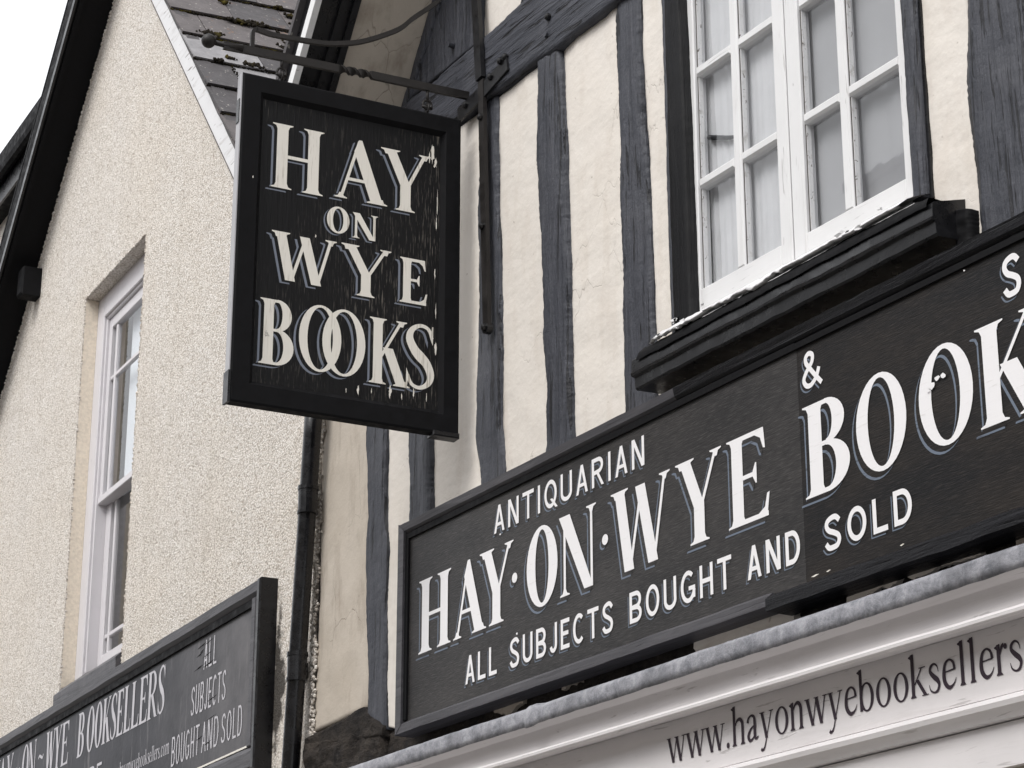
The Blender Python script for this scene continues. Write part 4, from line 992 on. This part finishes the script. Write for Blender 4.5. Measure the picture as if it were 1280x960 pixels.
# ================================================================ IRON BRACKET
br = thing('sign_bracket', 'wrought iron bracket with a ball end and a twisted bar, fixed to the girding beam', 'bracket', FS(0, 5.44, .0))
BO = -.022       # centre line of the bracket sits over the middle of the board
def flat(mb, pts, w_, t_):
    """flat bar along pts (s, z), height w_, thickness t_"""
    A, B = offset_line(pts, w_)
    n = len(pts); V = [FS(*p, BO - t_ / 2) for p in A] + [FS(*p, BO - t_ / 2) for p in B] + [FS(*p, BO + t_ / 2) for p in A] + [FS(*p, BO + t_ / 2) for p in B]
    fs = []
    for i in range(n - 1):
        fs += [(i, i + 1, n + i + 1, n + i), (2 * n + i, 3 * n + i, 3 * n + i + 1, 2 * n + i + 1), (i, 2 * n + i, 2 * n + i + 1, i + 1), (n + i, n + i + 1, 3 * n + i + 1, 3 * n + i)]
    fs += [(0, n, 3 * n, 2 * n), (n - 1, 3 * n - 1, 4 * n - 1, 2 * n - 1)]
    mb.add(V, fs)
mb = MB()
flat(mb, [(-1.0, 5.424), (-.90, 5.427), (-.56, 5.433)], [.016, .030, .032] if False else .030, .014)
flat(mb, [(-.43, 5.437), (.0, 5.442)], .030, .014)
mb.build('arm', M['iron'], br)
mb = MB(); mb.tube([FS(-1.045, 5.428, BO), FS(-.99, 5.425, BO), (FS(-.93, 5.426, BO))], [.010, .009, .0165], 12); mb.build('arm_taper', M['iron'], br, True)
mb = MB(); mb.ball(FS(-1.055, 5.4285, BO), .026, 20, 14); mb.build('ball_end', M['iron'], br, True)
# twisted length
mb = MB(); n = 48; V = []
for i in range(n + 1):
    t = i / n; s_ = lerp(-.562, -.428, t); z = lerp(5.433, 5.437, t); a = t * 2 * pi * 1.5
    for (p, q) in ((.0150, .007), (-.0150, .007), (-.0150, -.007), (.0150, -.007)):
        V.append(FS(s_, z + p * cos(a) - q * sin(a), BO + p * sin(a) + q * cos(a)))
mb.add(V, [(4 * i + k, 4 * i + (k + 1) % 4, 4 * i + 4 + (k + 1) % 4, 4 * i + 4 + k) for i in range(n) for k in range(4)] + [(0, 1, 2, 3), (4 * n + 3, 4 * n + 2, 4 * n + 1, 4 * n)])
autosharp(mb.build('twist', M['iron'], br), 50)
cv = catmull([(-.893, 5.437), (-.893, 5.50), (-.880, 5.516), (-.81, 5.510), (-.64, 5.520), (-.55, 5.538), (-.456, 5.572), (-.329, 5.648), (-.266, 5.712), (-.175, 5.80), (-.06, 5.94), (-.012, 6.05)], 6)
mb = MB(); flat(mb, [(-.893, 5.440), (-.893, 5.500), (-.888, 5.512), (-.876, 5.517)], .014, .014); flat(mb, cv[12:], .017, .014); mb.build('scroll_bar', M['iron'], br)
# wall strap and cross plate
mb = MB()
def strapbox(mb, pts, o0, o1, w_):
    A, B = offset_line(pts, w_)
    n = len(pts); V = [F1(*p, o0) for p in A] + [F1(*p, o0) for p in B] + [F1(*p, o1) for p in A] + [F1(*p, o1) for p in B]
    fs = []
    for i in range(n - 1):
        fs += [(i, i + 1, n + i + 1, n + i), (2 * n + i, 3 * n + i, 3 * n + i + 1, 2 * n + i + 1), (i, 2 * n + i, 2 * n + i + 1, i + 1), (n + i, n + i + 1, 3 * n + i + 1, 3 * n + i)]
    fs += [(0, n, 3 * n, 2 * n), (n - 1, 3 * n - 1, 4 * n - 1, 2 * n - 1)]; mb.add(V, fs)
mb = MB(); strapbox(mb, [(-6.590, 6.15), (-6.585, 5.85), (-6.545, 5.46)], .040, .058, .044); mb.build('strap_upper', M['bolt'], br)
mb = MB(); strapbox(mb, [(-6.545, 5.455), (-6.530, 5.1), (-6.500, 4.47)], .034, .050, .036); mb.build('strap_lower', M['iron'], br)
mb = MB(); mb.tube([F1(-6.500, 4.462, .03), F1(-6.500, 4.462, .052)], .020, 14); mb.build('strap_foot', M['bolt'], br)
mb = MB(); strapbox(mb, [(-6.72, 5.385), (-6.55, 5.405), (-6.36, 5.445)], .037, .0465, .060); mb.build('cross_plate', M['bolt'], br)
for x, z, o in ((-6.47, 5.435, .047), (-6.40, 5.468, .047), (-6.375, 5.475, .040), (-6.655, 5.40, .047), (-6.537, 5.30, .050), (-6.520, 4.86, .050), (-6.08, 5.50, .040), (-6.498, 4.465, .052)):
    b = MB(); b.tube([F1(x, z, o - .006), F1(x, z, o + .010)], [.013, .013], 6); b.ball(F1(x, z, o + .010), .010, 10, 6, (1, .6, 1)); b.build('bolt', M['bolt'], br)
def ring(mb, c, R_, r, ax, n=22, m=8, sz=1.0):
    c = Vector(c); u = Vector((0, 0, 1)); v = Vector(ax).normalized(); w_ = u.cross(v); V = []
    for i in range(n):
        a = 2 * pi * i / n; d = u * cos(a) * sz + v * sin(a)
        for k in range(m):
            b = 2 * pi * k / m; V.append(c + d * (R_ + r * cos(b)) + w_ * r * sin(b))
    mb.add(V, [(i * m + k, i * m + (k + 1) % m, ((i + 1) % n) * m + (k + 1) % m, ((i + 1) % n) * m + k) for i in range(n) for k in range(m)])
for s_ in (-.778, -.205):
    b = MB(); b.tube([FS(s_, 5.424, BO), FS(s_, 5.385, BO)], .006, 8); ring(b, FS(s_, 5.368, BO), .017, .0050, FS.ex); b.build('hook', M['iron'], br, True)
    b = MB(); ring(b, FS(s_, 5.352, BO), .015, .0045, FS.en); b.tube([FS(s_, 5.338, BO), FS(s_, 5.322, BO)], .005, 8); b.tube([FS(s_ - .02, 5.358, BO), FS(s_ + .02, 5.356, BO)], .006, 8); b.build('shackle', M['iron'], br, True)

# ================================================================ PEBBLEDASH HOUSE (left)
ph = thing('pebbledash_house', 'cream pebbledashed gable house with a recessed white sash window, left of the drainpipe', 'house', F2(-2.8, 0, 0))
ph.location.z = 0
def lz(u): return 8.098 + .9707 * (u + 3.302)
def rz(u): return 7.725 - 1.143 * (u + 2.577)
UA = -3.08; ZA = 8.31
w0, w1, wz0, wz1 = -3.485, -2.435, 3.994, 6.300
mb = MB(); D0 = -.45
def pz(u): return lz(u) if u < UA else rz(u)
for poly in ([(-5.35, -.1), (w0, -.1), (w0, pz(w0)), (-5.35, pz(-5.35))], [(w0, -.1), (w1, -.1), (w1, wz0), (w0, wz0)],
             [(w0, wz1), (w1, wz1), (w1, pz(w1)), (UA, pz(UA)), (w0, pz(w0))], [(w1, -.1), (.0, -.1), (.0, pz(0)), (w1, pz(w1))]):
    mb.prism(F2, poly, D0, 0)
mb.prism(F2, [(UA, pz(UA)), (0, pz(0)), (0, pz(0) + .17), (UA + .001, pz(UA) + .17)], D0, -.0005)
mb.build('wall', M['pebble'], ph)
# pebbles standing proud along the arrises, so the corners are not ruler-straight
mb = MB()
def pebbles(n, f):
    for i in range(n):
        u, z, o = f(random.random()); mb.ball(F2(u, z, o), random.uniform(.004, .0085), 5, 4, jit=.3)
pebbles(260, lambda t: (w0 - abs(random.gauss(0, .005)), lerp(wz0, wz1, t), -.003 - abs(random.gauss(0, .002))))
pebbles(420, lambda t: (w1 + abs(random.gauss(0, .004)), lerp(wz0, wz1, t), -abs(random.gauss(0, .004))))
pebbles(160, lambda t: (lerp(w0, w1, t), wz1 + abs(random.gauss(0, .003)), -abs(random.gauss(0, .004))))
pebbles(700, lambda t: (lerp(-5.3, UA, t), pz(lerp(-5.3, UA, t)) - abs(random.gauss(0, .012)) - .003, random.uniform(-.002, .004)))
pebbles(320, lambda t: (lerp(-2.7, -.5, t), pz(lerp(-2.7, -.5, t)) + .045 - abs(random.gauss(0, .008)), random.uniform(-.002, .004)))
pebbles(260, lambda t: (random.gauss(0, .006), lerp(2.9, 4.7, t), -abs(random.gauss(0, .004))))
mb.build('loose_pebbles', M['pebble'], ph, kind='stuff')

def slope2(name, f, dirn, u0, u1, o0, o1, up0, up1, mat, jag=0, **p):
    """bar along a gable slope of frame F2; up is square to the slope"""
    d = Vector((1, dirn)).normalized(); nx, nz = (-d.y, d.x)
    if nz < 0: nx, nz = -nx, -nz
    n = 40 if jag else 1; V = []
    for i in range(n + 1):
        u = lerp(u0, u1, i / n)
        for o in (o0, o1):
            for k, q in enumerate((up0, up1)):
                q = q + (jag * (noise.noise(Vector((u * 12, k * 3, o))) + .5 * noise.noise(Vector((u * 45, k * 3, o)))) if jag else 0)
                V.append(F2(u + nx * q, f(u) + nz * q, o))
    mb = MB(); fs = [(0, 1, 3, 2), (4 * n, 4 * n + 2, 4 * n + 3, 4 * n + 1)]
    for i in range(n):
        a = 4 * i; b = a + 4
        fs += [(a, b, b + 1, a + 1), (a + 2, a + 3, b + 3, b + 2), (a, a + 2, b + 2, b), (a + 1, b + 1, b + 3, a + 3)]
    mb.add(V, fs); return mb.build(name, mat, ph, **p)
# left verge: deep black soffit and moulded bargeboard
slope2('soffit', lz, .9707, -5.35, UA, -.05, .170, 0, .02, M['black_matt'])
slope2('bargeboard', lz, .9707, -5.35, UA, .170, .196, -.020, .16, M['black_matt'])
slope2('bargeboard_moulding', lz, .9707, -5.35, UA, .196, .208, -.004, .17, M['black_matt'])
slope2('bargeboard_moulding', lz, .9707, -5.35, UA, .208, .222, -.010, .03, M['black'])
slope2('bargeboard_moulding', lz, .9707, -5.35, UA, .208, .214, .031, .165, M['black_matt'])
slope2('roof_edge', lz, .9707, -5.35, UA, -.45, .216, .171, .19, M['black_matt'])
mb = MB(); mb.bevbox(F2, -4.56, -4.455, 6.66, 6.84, -.02, .12, .012); mb.build('purlin_end', M['black_matt'], ph)
# right verge: white bargeboard with worn top
slope2('verge_strip', rz, -1.143, UA, .0, .001, .030, .036, .046, M['black_matt'])
slope2('verge_strip', rz, -1.143, UA, .0, .001, .034, .047, .058, M['shop_white'])
slope2('verge_strip', rz, -1.143, UA, .0, .001, .030, .059, .067, M['black_matt'])
slope2('bargeboard', rz, -1.143, UA, .0, -.02, .046, .068, .160, M['white_worn'], jag=.007)
slope2('verge_cap', rz, -1.143, UA, .0, -.02, .050, .162, .200, M['slate0'], jag=.007)
# slate roof, right slope
roof = bpy.data.objects.new('roof', None); C.objects.link(roof); roof.parent = ph; roof.location = F2(UA, ZA, 0) - ph.location
rd = Vector((1, -1.143)).normalized()          # down the slope in (u, z)
rn = Vector((-rd.y, rd.x))                      # outward normal (u, z)
def RP(back, down, up):                         # point on the roof: back from the gable, down from the apex, up off the deck
    u = UA + rd.x * down + rn.x * up; z = rz(UA) + rd.y * down + rn.y * up
    return F2(u, z, -back)
mb = MB(); mb.add([RP(b, d, u) for u in (.12, .17) for (b, d) in ((-.02, 0), (2.6, 0), (2.6, 4.8), (-.02, 4.8))], [(0, 3, 2, 1), (4, 5, 6, 7), (0, 1, 5, 4), (1, 2, 6, 5), (2, 3, 7, 6), (3, 0, 4, 7)])
mb.build('roof_deck', M['core'], roof)
rr = random.Random(21); meshes = {}
apex_d = math.hypot(-2.577 - UA, 1.143 * (-2.577 - UA)) if False else 0
L0 = ((-2.448 - UA) / rd.x)                     # down-distance of the first measured course
mossb = MB()
joints = {0: [.29, .62, .98], 1: [.08, .53, .90], 2: [.32, .72, 1.1], 3: [.13, .48, .86], 4: [.22, .6, 1.0]}
pale = {(2, 0), (2, 2), (3, 1)}; darkk = {(2, 1), (3, 0), (4, 0), (4, 1)}
SK = -.10
for row in range(-4, 10):
    d1 = 1.36 + row * .325                       # lower edge of this course
    if d1 < .1 or d1 > 4.7: continue
    js = [-.07] + (joints.get(row) or [rr.uniform(.05, .3), .5, .85, 1.2])
    while js[-1] < 2.3: js.append(js[-1] + rr.choice([.26, .30, .36, .42]))
    for q_, (x0, b1) in enumerate(zip(js, js[1:])):
        w_ = b1 - x0
        j = rr.uniform(-.004, .004); tl = rr.uniform(-.006, .006); d0 = max(.0, d1 - .40); lift = .203 + rr.uniform(0, .004)
        g_ = .0025; P = []
        for dd, up in ((d0, .184), (d1, lift)):
            for bb in (x0 + g_, b1 - g_):
                for th in (0, .009): P.append(RP(bb, dd + (bb * SK if dd > 0 else 0) + (j + tl * (bb - x0) / w_ if dd == d1 else 0), up + th))
        m_ = MB(); m_.add(P, [(0, 1, 3, 2), (4, 6, 7, 5), (0, 4, 5, 1), (2, 3, 7, 6), (1, 5, 7, 3), (0, 2, 6, 4)])
        key = rr.random()
        mat = 'slate2' if (row, q_) in pale or (row > 4 and key < .1) else ('slate0' if (row, q_) in darkk or key > .6 else 'slate1')
        m_.build('slate', M[mat], roof)
        for q in range(int(w_ / .0035)):
            bb = lerp(x0, b1, rr.random()); nn = noise.noise(Vector((bb * 11, row * 3.3, 0)))
            r_ = .0035 + .010 * max(0, nn) + rr.uniform(0, .003)
            mossb.ball(RP(bb, d1 + bb * SK + .003 + rr.gauss(0, .003), .196 + rr.uniform(0, .008)), r_, 5, 4, (1, 1, .8), jit=.3)
        if rr.random() < .3:
            for q in range(26): mossb.ball(RP(b1 + rr.gauss(0, .004), d1 - rr.uniform(0, .30) + b1 * SK, .205 + rr.uniform(0, .006)), rr.uniform(.003, .007), 5, 4, jit=.3)
for (bb0, dd0, s_, n_) in ((.10, 1.64, .03, 80), (.33, 1.35, .045, 90), (.42, 1.33, .03, 60), (.25, 1.96, .03, 60), (.55, 1.60, .035, 70), (.63, .98, .012, 20), (.66, 1.08, .012, 20), (.68, 1.18, .012, 16), (.28, 1.10, .012, 18), (.14, 1.93, .014, 18), (.06, 2.0, .015, 18)):
    for q in range(n_): mossb.ball(RP(bb0 + rr.gauss(0, s_), dd0 + rr.gauss(0, min(.012, s_ * .4)), .208 + rr.uniform(0, .010)), rr.uniform(.005, .011), 6, 4, jit=.3)
mossb.build('moss', M['moss'], roof, True, kind='stuff', label='dark moss along the slate courses')
# left slope of the roof
mb = MB(); ld = Vector((-1, -.9707)).normalized(); ln = Vector((-.9707 * -ld.x / abs(ld.x) * -1, 1)).normalized()
P = [F2(UA, ZA + .26, .0), F2(UA, ZA + .26, -2.6), F2(-5.4, lz(-5.4) + .26, -2.6), F2(-5.4, lz(-5.4) + .26, .0)]
mb.add(P + [p - Vector((0, 0, .05)) for p in P], [(0, 1, 2, 3), (7, 6, 5, 4), (0, 4, 5, 1), (1, 5, 6, 2), (2, 6, 7, 3), (3, 7, 4, 0)]); mb.build('roof_slope', M['slate0'], ph)

# ---------------------------------------------------------------- sash window in its reveal
sw_ = bpy.data.objects.new('sash_window', None); C.objects.link(sw_); sw_.parent = ph; sw_.location = F2(-2.96, 4.13, -.1) - ph.location
FO = -.078
def sb(name, boxes, mat='sash_white', b=.004, **p):
    m_ = MB()
    for x in boxes: m_.bevbox(F2, *x, b)
    return m_.build(name, M[mat], sw_, **p)
sb('frame', [(w0, w0 + .125, 4.14, 6.30, -.20, FO), (w1 - .125, w1, 4.14, 6.30, -.20, FO), (w0 + .1255, w1 - .1255, 6.165, 6.30, -.20, FO)])
sb('bead_or_shade_strip', [(w0 + .1255, w0 + .14, 4.16, 6.15, -.20, FO - .014), (w1 - .14, w1 - .1255, 4.16, 6.15, -.20, FO - .014), (w0 + .1255, w1 - .1255, 6.150, 6.1645, -.20, FO - .014)])
su0, su1 = w0 + .1405, w1 - .1405
UO = FO - .030        # upper sash face
ms_ = 5.115
sb('upper_stile', [(su0, su0 + .045, ms_, 6.149, UO - .035, UO)]); sb('upper_stile', [(su1 - .045, su1, ms_, 6.149, UO - .035, UO)])
sb('upper_rail', [(su0 + .0455, su1 - .0455, 6.085, 6.149, UO - .035, UO)])
sb('meeting_rail', [(su0, su1, ms_ - .035, ms_ + .005, UO - .06, UO + .006)])
ux = [su0 + .045, su0 + .105, su0 + .13, su1 - .13, su1 - .105, su1 - .045]
sb('glazing_bar', [(ux[1], ux[2], ms_ + .006, 6.084, UO - .028, UO - .006)])
sb('glazing_bar', [(ux[3], ux[4], ms_ + .006, 6.084, UO - .028, UO - .006)])
sb('glazing_bar', [(ux[0] + .001, ux[1] - .001, 5.775, 5.80, UO - .028, UO - .008), (ux[2] + .001, ux[3] - .001, 5.775, 5.80, UO - .028, UO - .008), (ux[4] + .001, ux[5] - .001, 5.775, 5.80, UO - .028, UO - .008)])
LO = UO - .045
sb('lower_stile', [(su0, su0 + .075, 4.17, ms_ - .036, LO - .035, LO)]); sb('lower_stile', [(su1 - .045, su1, 4.17, ms_ - .036, LO - .035, LO)])
sb('lower_rail', [(su0 + .0755, su1 - .0455, 4.17, 4.245, LO - .035, LO)])
lx = [su0 + .075, su0 + .125, su0 + .15, su1 - .13, su1 - .105, su1 - .045]
sb('glazing_bar', [(lx[1], lx[2], 4.246, ms_ - .036, LO - .028, LO - .006)])
sb('glazing_bar', [(lx[3], lx[4], 4.246, ms_ - .036, LO - .028, LO - .006)])
sb('glazing_bar', [(lx[0] + .001, lx[1] - .001, 4.33, 4.355, LO - .028, LO - .008), (lx[2] + .001, lx[3] - .001, 4.33, 4.355, LO - .028, LO - .008)])
for X_, O_, zz in ((ux, UO, ((ms_ + .006, 5.774), (5.801, 6.084))), (lx, LO, ((4.246, 4.329), (4.356, ms_ - .036)))):
    for a, b_ in ((X_[0], X_[1]), (X_[2], X_[3]), (X_[4], X_[5])):
        for z0, z1 in zz:
            m_ = MB(); m_.box(F2, a, b_, z0, z1, O_ - .024, O_ - .020); m_.build('pane', M['glass'], sw_)
mb = MB(); sweep(mb, F2, [(-.12, 4.0), (.028, 3.995), (.030, 4.052), (.024, 4.060), (-.02, 4.10), (-.12, 4.139)], w0 + .002, w1 - .002, 40, .004, 44); mb.build('window_sill', M['frame_grey'], ph)
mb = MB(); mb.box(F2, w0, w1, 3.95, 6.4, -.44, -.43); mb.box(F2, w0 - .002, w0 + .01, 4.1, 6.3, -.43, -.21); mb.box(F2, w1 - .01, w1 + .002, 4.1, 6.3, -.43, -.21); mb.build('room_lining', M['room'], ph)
mb = MB(); mb.box(F2, w0 - .001, w0 + .003, 4.10, 6.298, -.0775, -.006); mb.build('reveal_lining', M['reveal'], ph, label='smooth cream rendered left side of the window reveal')
bl = thing('window_blind', 'pale blind drawn behind the upper sash of the recessed window', 'blind', F2(-2.8, 5.1, -.2))
mb = MB(); mb.box(F2, su0 + .19, su1, 5.09, 6.14, -.185, -.181); mb.build('cloth_or_sky_sheet', M['blind'], bl)

# ================================================================ LEFT FASCIA SIGN
ls = thing('wall_sign', 'weathered grey-black sign reading BOOKSELLERS fixed low on the pebbledash wall beside the drainpipe', 'sign', F2(-2.5, 3.2, .03))
A0, A1 = -6.4, -.40
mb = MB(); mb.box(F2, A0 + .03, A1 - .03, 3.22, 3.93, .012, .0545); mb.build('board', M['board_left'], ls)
mb = MB(); sweep(mb, F2, [(.008, 3.905), (.058, 3.903), (.078, 3.922), (.080, 3.962), (.060, 3.972), (.008, 3.975)], A0, A1 - .001, 80, .0022, 31); autosharp(mb.build('frame_rail', M['frame_grey'], ls), 30)
mb = MB(); sweep(mb, F2, [(.008, 3.20), (.078, 3.20), (.080, 3.262), (.062, 3.285), (.008, 3.29)], A0, A1 - .001, 60, .0025, 32); autosharp(mb.build('frame_rail', M['frame_grey'], ls), 30)
mb = MB(); mb.bevbox(F2, A1 - .085, A1 - .040, 3.286, 3.904, .012, .072); mb.build('frame_stile', M['frame_grey'], ls)
mb = MB(); mb.bevbox(F2, A1 - .015, A1 + .022, 3.185, 3.972, .0, .080, .007); mb.build('end_board', M['black'], ls)
mb = MB(); mb.box(F2, -1.5, A1 - .09, 3.290, 3.298, .055, .062); mb.build('worn_bead', M['ink_cream'], ls, label='pale bead where the paint has gone')
mb = MB(); mb.box(F2, A0 + .03, A1 - .087, 3.872, 3.9025, .0548, .066); mb.build('bead_or_shade_strip', M['black_matt'], ls)  # black strip added for the shade below the top rail
LM = [M['ink_left']]
LOF = .0552
def lc(ch, x0, x1, T=.030, t=.010, e=.006, z0=3.628, z1=3.850): return (serif_cap(ch, x1 - x0, z1 - z0, T, t, e), x0, z0)
word('lettering', F2, ls, [lc(*q) for q in (('B', -2.905, -2.795), ('O', -2.750, -2.632), ('O', -2.622, -2.508), ('K', -2.500, -2.372), ('S', -2.372, -2.285), ('E', -2.280, -2.178), ('L', -2.172, -2.070), ('L', -2.062, -1.95), ('E', -1.945, -1.830), ('R', -1.825, -1.690), ('S', -1.680, -1.588))], LOF, LM)
word('lettering', F2, ls, [lc(*q) for q in (('W', -3.465, -3.300), ('Y', -3.310, -3.185), ('E', -3.180, -3.055))], LOF, LM)
word('lettering', F2, ls, [(serif_cap('~', .09, .12, .016, .008, 0), -3.595, 3.68)], LOF, LM)
word('lettering', F2, ls, [lc('O', -3.905, -3.783), lc('N', -3.783, -3.645)], LOF, LM)
word('lettering', F2, ls, [(serif_cap('~', .09, .12, .016, .008, 0), -4.04, 3.68)], LOF, LM)
word('lettering', F2, ls, [lc('H', -4.50, -4.36), lc('A', -4.36, -4.225), lc('Y', -4.225, -4.088)], LOF, LM)
def l2(s, x0, x1, z0, z1, T=.010): return sw(s, x0, x1, z0, z1, T)
word('lettering', F2, ls, l2('ALL', -1.083, -.925, 3.722, 3.850), LOF, LM)
word('lettering', F2, ls, l2('SUBJECTS', -1.222, -.795, 3.540, 3.672), LOF, LM)
word('lettering', F2, ls, l2('BOUGHT', -1.452, -1.098, 3.358, 3.490), LOF, LM)
word('lettering', F2, ls, l2('AND', -1.065, -.862, 3.358, 3.488), LOF, LM)
word('lettering', F2, ls, l2('SOLD', -.826, -.585, 3.356, 3.484), LOF, LM)
word('lettering', F2, ls, l2('RE', -2.668, -2.475, 3.43, 3.545, .014), LOF, LM)
gl = []; x = -2.345; ks = .86 / sum(adv)
for c in txt: g_, a_ = low(c); gl.append((g_, x, 3.425, ks, .105)); x += a_ * ks
word('lettering', F2, ls, gl, LOF, LM)
rr = random.Random(8)
for i in range(13):      # curling splits in the paint
    z = rr.choice([rr.uniform(3.70, 3.86), rr.uniform(3.38, 3.50), rr.uniform(3.56, 3.66), rr.uniform(3.70, 3.86)]); x = rr.uniform(-1.23, -1.06) + (.04 if z < 3.66 else 0); l_ = rr.uniform(.06, .16)
    m_ = MB(); h_ = rr.uniform(.0012, .0028)
    m_.add([F2(x, z, .0566), F2(x + l_ * .5, z + h_ + .004, .0585), F2(x + l_, z + .012, .0566), F2(x + l_ * .5, z - h_ + .004, .0566)], [(0, 3, 1), (3, 2, 1)])
    m_.build('paint_split', M['black_matt'], ls)

# ================================================================ DRAINPIPE
dp = thing('drainpipe', 'black cast iron drainpipe in the corner between the pebbledash house and the timber-framed house', 'drainpipe', F2(.0, 0, .06))
def PX(z): return lerp(.0, .125, (z - 3.12) / 1.4) - .02
mb = MB(); mb.tube([F2(PX(z), z, .062) for z in (.05, 2.0, 3.0, 3.6, 4.0, 4.45, 4.62)] , .036, 20)
mb.tube([F2(PX(4.6), 4.6, .062), F2(PX(4.75) - .01, 4.75, .066), F2(.04, 4.95, .10), F2(.06, 5.12, .10)], .036, 20)
mb.build('pipe', M['dark_metal'], dp, True)
for z in (4.18, 3.52):
    b = MB(); b.tube([F2(PX(z), z - .05, .062), F2(PX(z), z + .05, .062)], .0395, 20); b.tube([F2(PX(z), z - .058, .062), F2(PX(z), z - .046, .062)], .0425, 20); b.tube([F2(PX(z), z + .040, .062), F2(PX(z), z + .056, .062)], .0425, 20); b.build('collar', M['dark_metal'], dp)
    b = MB(); b.box(F2, PX(z) - .062, PX(z) - .040, z - .03, z + .03, .0, .05); b.build('pipe_clip', M['dark_metal'], dp)
mb = MB(); mb.box(F2, -.06, .15, 5.10, 5.26, .0, .2); mb.build('hopper_head', M['dark_metal'], dp)

# ================================================================ NEIGHBOURING HOUSE (far left)
nh = thing('neighbouring_house', 'dark eaves and pale wall of the next house at the far left edge', 'house', F2(-8, 0, 0)); nh.location.z = 0
mb = MB(); mb.box(F2, -12, -5.36, -.1, 7.584, -.5, -.01); mb.build('wall', M['plaster'], nh)
mb = MB(); mb.box(F2, -12, -4.6, 7.585, 7.60, -.3, .085); mb.build('soffit', M['black_matt'], nh)
mb = MB(); mb.box(F2, -12, -4.3, 7.56, 7.74, .086, .10); mb.build('fascia', M['black'], nh)
mb = MB()
gp = [(.101, 7.76), (.101, 7.71), (.112, 7.69), (.135, 7.68), (.16, 7.69), (.17, 7.72), (.17, 7.815), (.164, 7.815), (.16, 7.77)]
sweep(mb, F2, gp, -12, -4.12, 1); mb.build('gutter', M['black_matt'], nh)
mb = MB(); P = [F2(-12, 7.76, .1), F2(-4.4, 7.76, .1), F2(-4.4, 9.0, -3), F2(-12, 9.0, -3)]
mb.add(P + [p - Vector((0, 0, .06)) for p in P], [(0, 1, 2, 3), (7, 6, 5, 4), (0, 4, 5, 1), (1, 5, 6, 2), (2, 6, 7, 3), (3, 7, 4, 0)]); mb.build('roof', M['slate0'], nh)
mb = MB(); mb.bevbox(F2, -6.1, -5.40, 7.02, 7.10, -.02, .02); mb.bevbox(F2, -6.1, -6.02, 5.9, 7.019, -.02, .02); mb.bevbox(F2, -5.48, -5.40, 5.9, 7.019, -.02, .02); mb.build('window_frame', M['sash_white'], nh)
mb = MB(); mb.box(F2, -6.019, -5.481, 5.9, 7.019, -.009, -.004); mb.build('pane', M['slate0'], nh)

# ================================================================ OPPOSITE SIDE OF THE STREET (seen only as a reflection)
FO_ = Fr((0, -7.6, 0), (-1, 0, 0), (0, 1, 0))
for k, (x0, x1, ez, rz_, m_) in enumerate(((-34, -22, 5.6, 8.4, 'brick'), (-21.9, -10.5, 5.2, 7.8, 'plaster'), (-10.4, 2, 5.6, 8.2, 'brick'), (2.1, 14, 5.2, 7.9, 'plaster'))):
    oh = thing('opposite_house', ['rendered house farthest left across the street', 'plastered house across the street facing the pebbledash house, with a stepped chimney', 'rendered house across the street facing the bookshop', 'plastered house farthest right across the street'][k], 'house', ((x0 + x1) / 2, -10.5, 0), 'houses across the street')
    b = MB(); b.box(FO_, -x1, -x0, -.1, ez, -6, 0); b.build('wall', M[m_], oh)
    b = MB(); P = [(-x1, ez, .3), (-x0, ez, .3), (-x0, rz_, -3), (-x1, rz_, -3), (-x0, ez, -6.3), (-x1, ez, -6.3)]; P = [FO_(*q) for q in P]
    b.add(P + [p + Vector((0, 0, .12)) for p in P], [(0, 1, 2, 3), (3, 2, 4, 5), (6, 9, 8, 7), (9, 11, 10, 8), (0, 6, 7, 1), (1, 7, 8, 2), (2, 8, 10, 4), (4, 10, 11, 5), (5, 11, 9, 3), (3, 9, 6, 0)]); b.build('roof', M['tile'], oh)
    for wx in range(int(-x1) + 1, int(-x0) - 1, 3):
        for z in (1.0, 3.4):
            b = MB(); b.bevbox(FO_, wx, wx + 1.1, z, z + 1.4, .0, .05); b.build('window_frame', M['white'], oh)
            b = MB(); b.box(FO_, wx + .1, wx + 1.0, z + .1, z + 1.3, .051, .055); b.build('pane', M['slate0'], oh)
    if k == 1:
        b = MB(); b.box(FO_, 15.65, 16.70, 7.0, 11.33, -3.4, -2.6); b.box(FO_, 15.6, 16.78, 11.331, 11.43, -3.5, -2.5); b.tube([FO_(15.9, 11.4, -3), FO_(15.9, 11.62, -3)], .12, 10); b.tube([FO_(16.42, 11.4, -3), FO_(16.42, 11.58, -3)], .13, 10); b.build('chimney', M['tile'], oh)
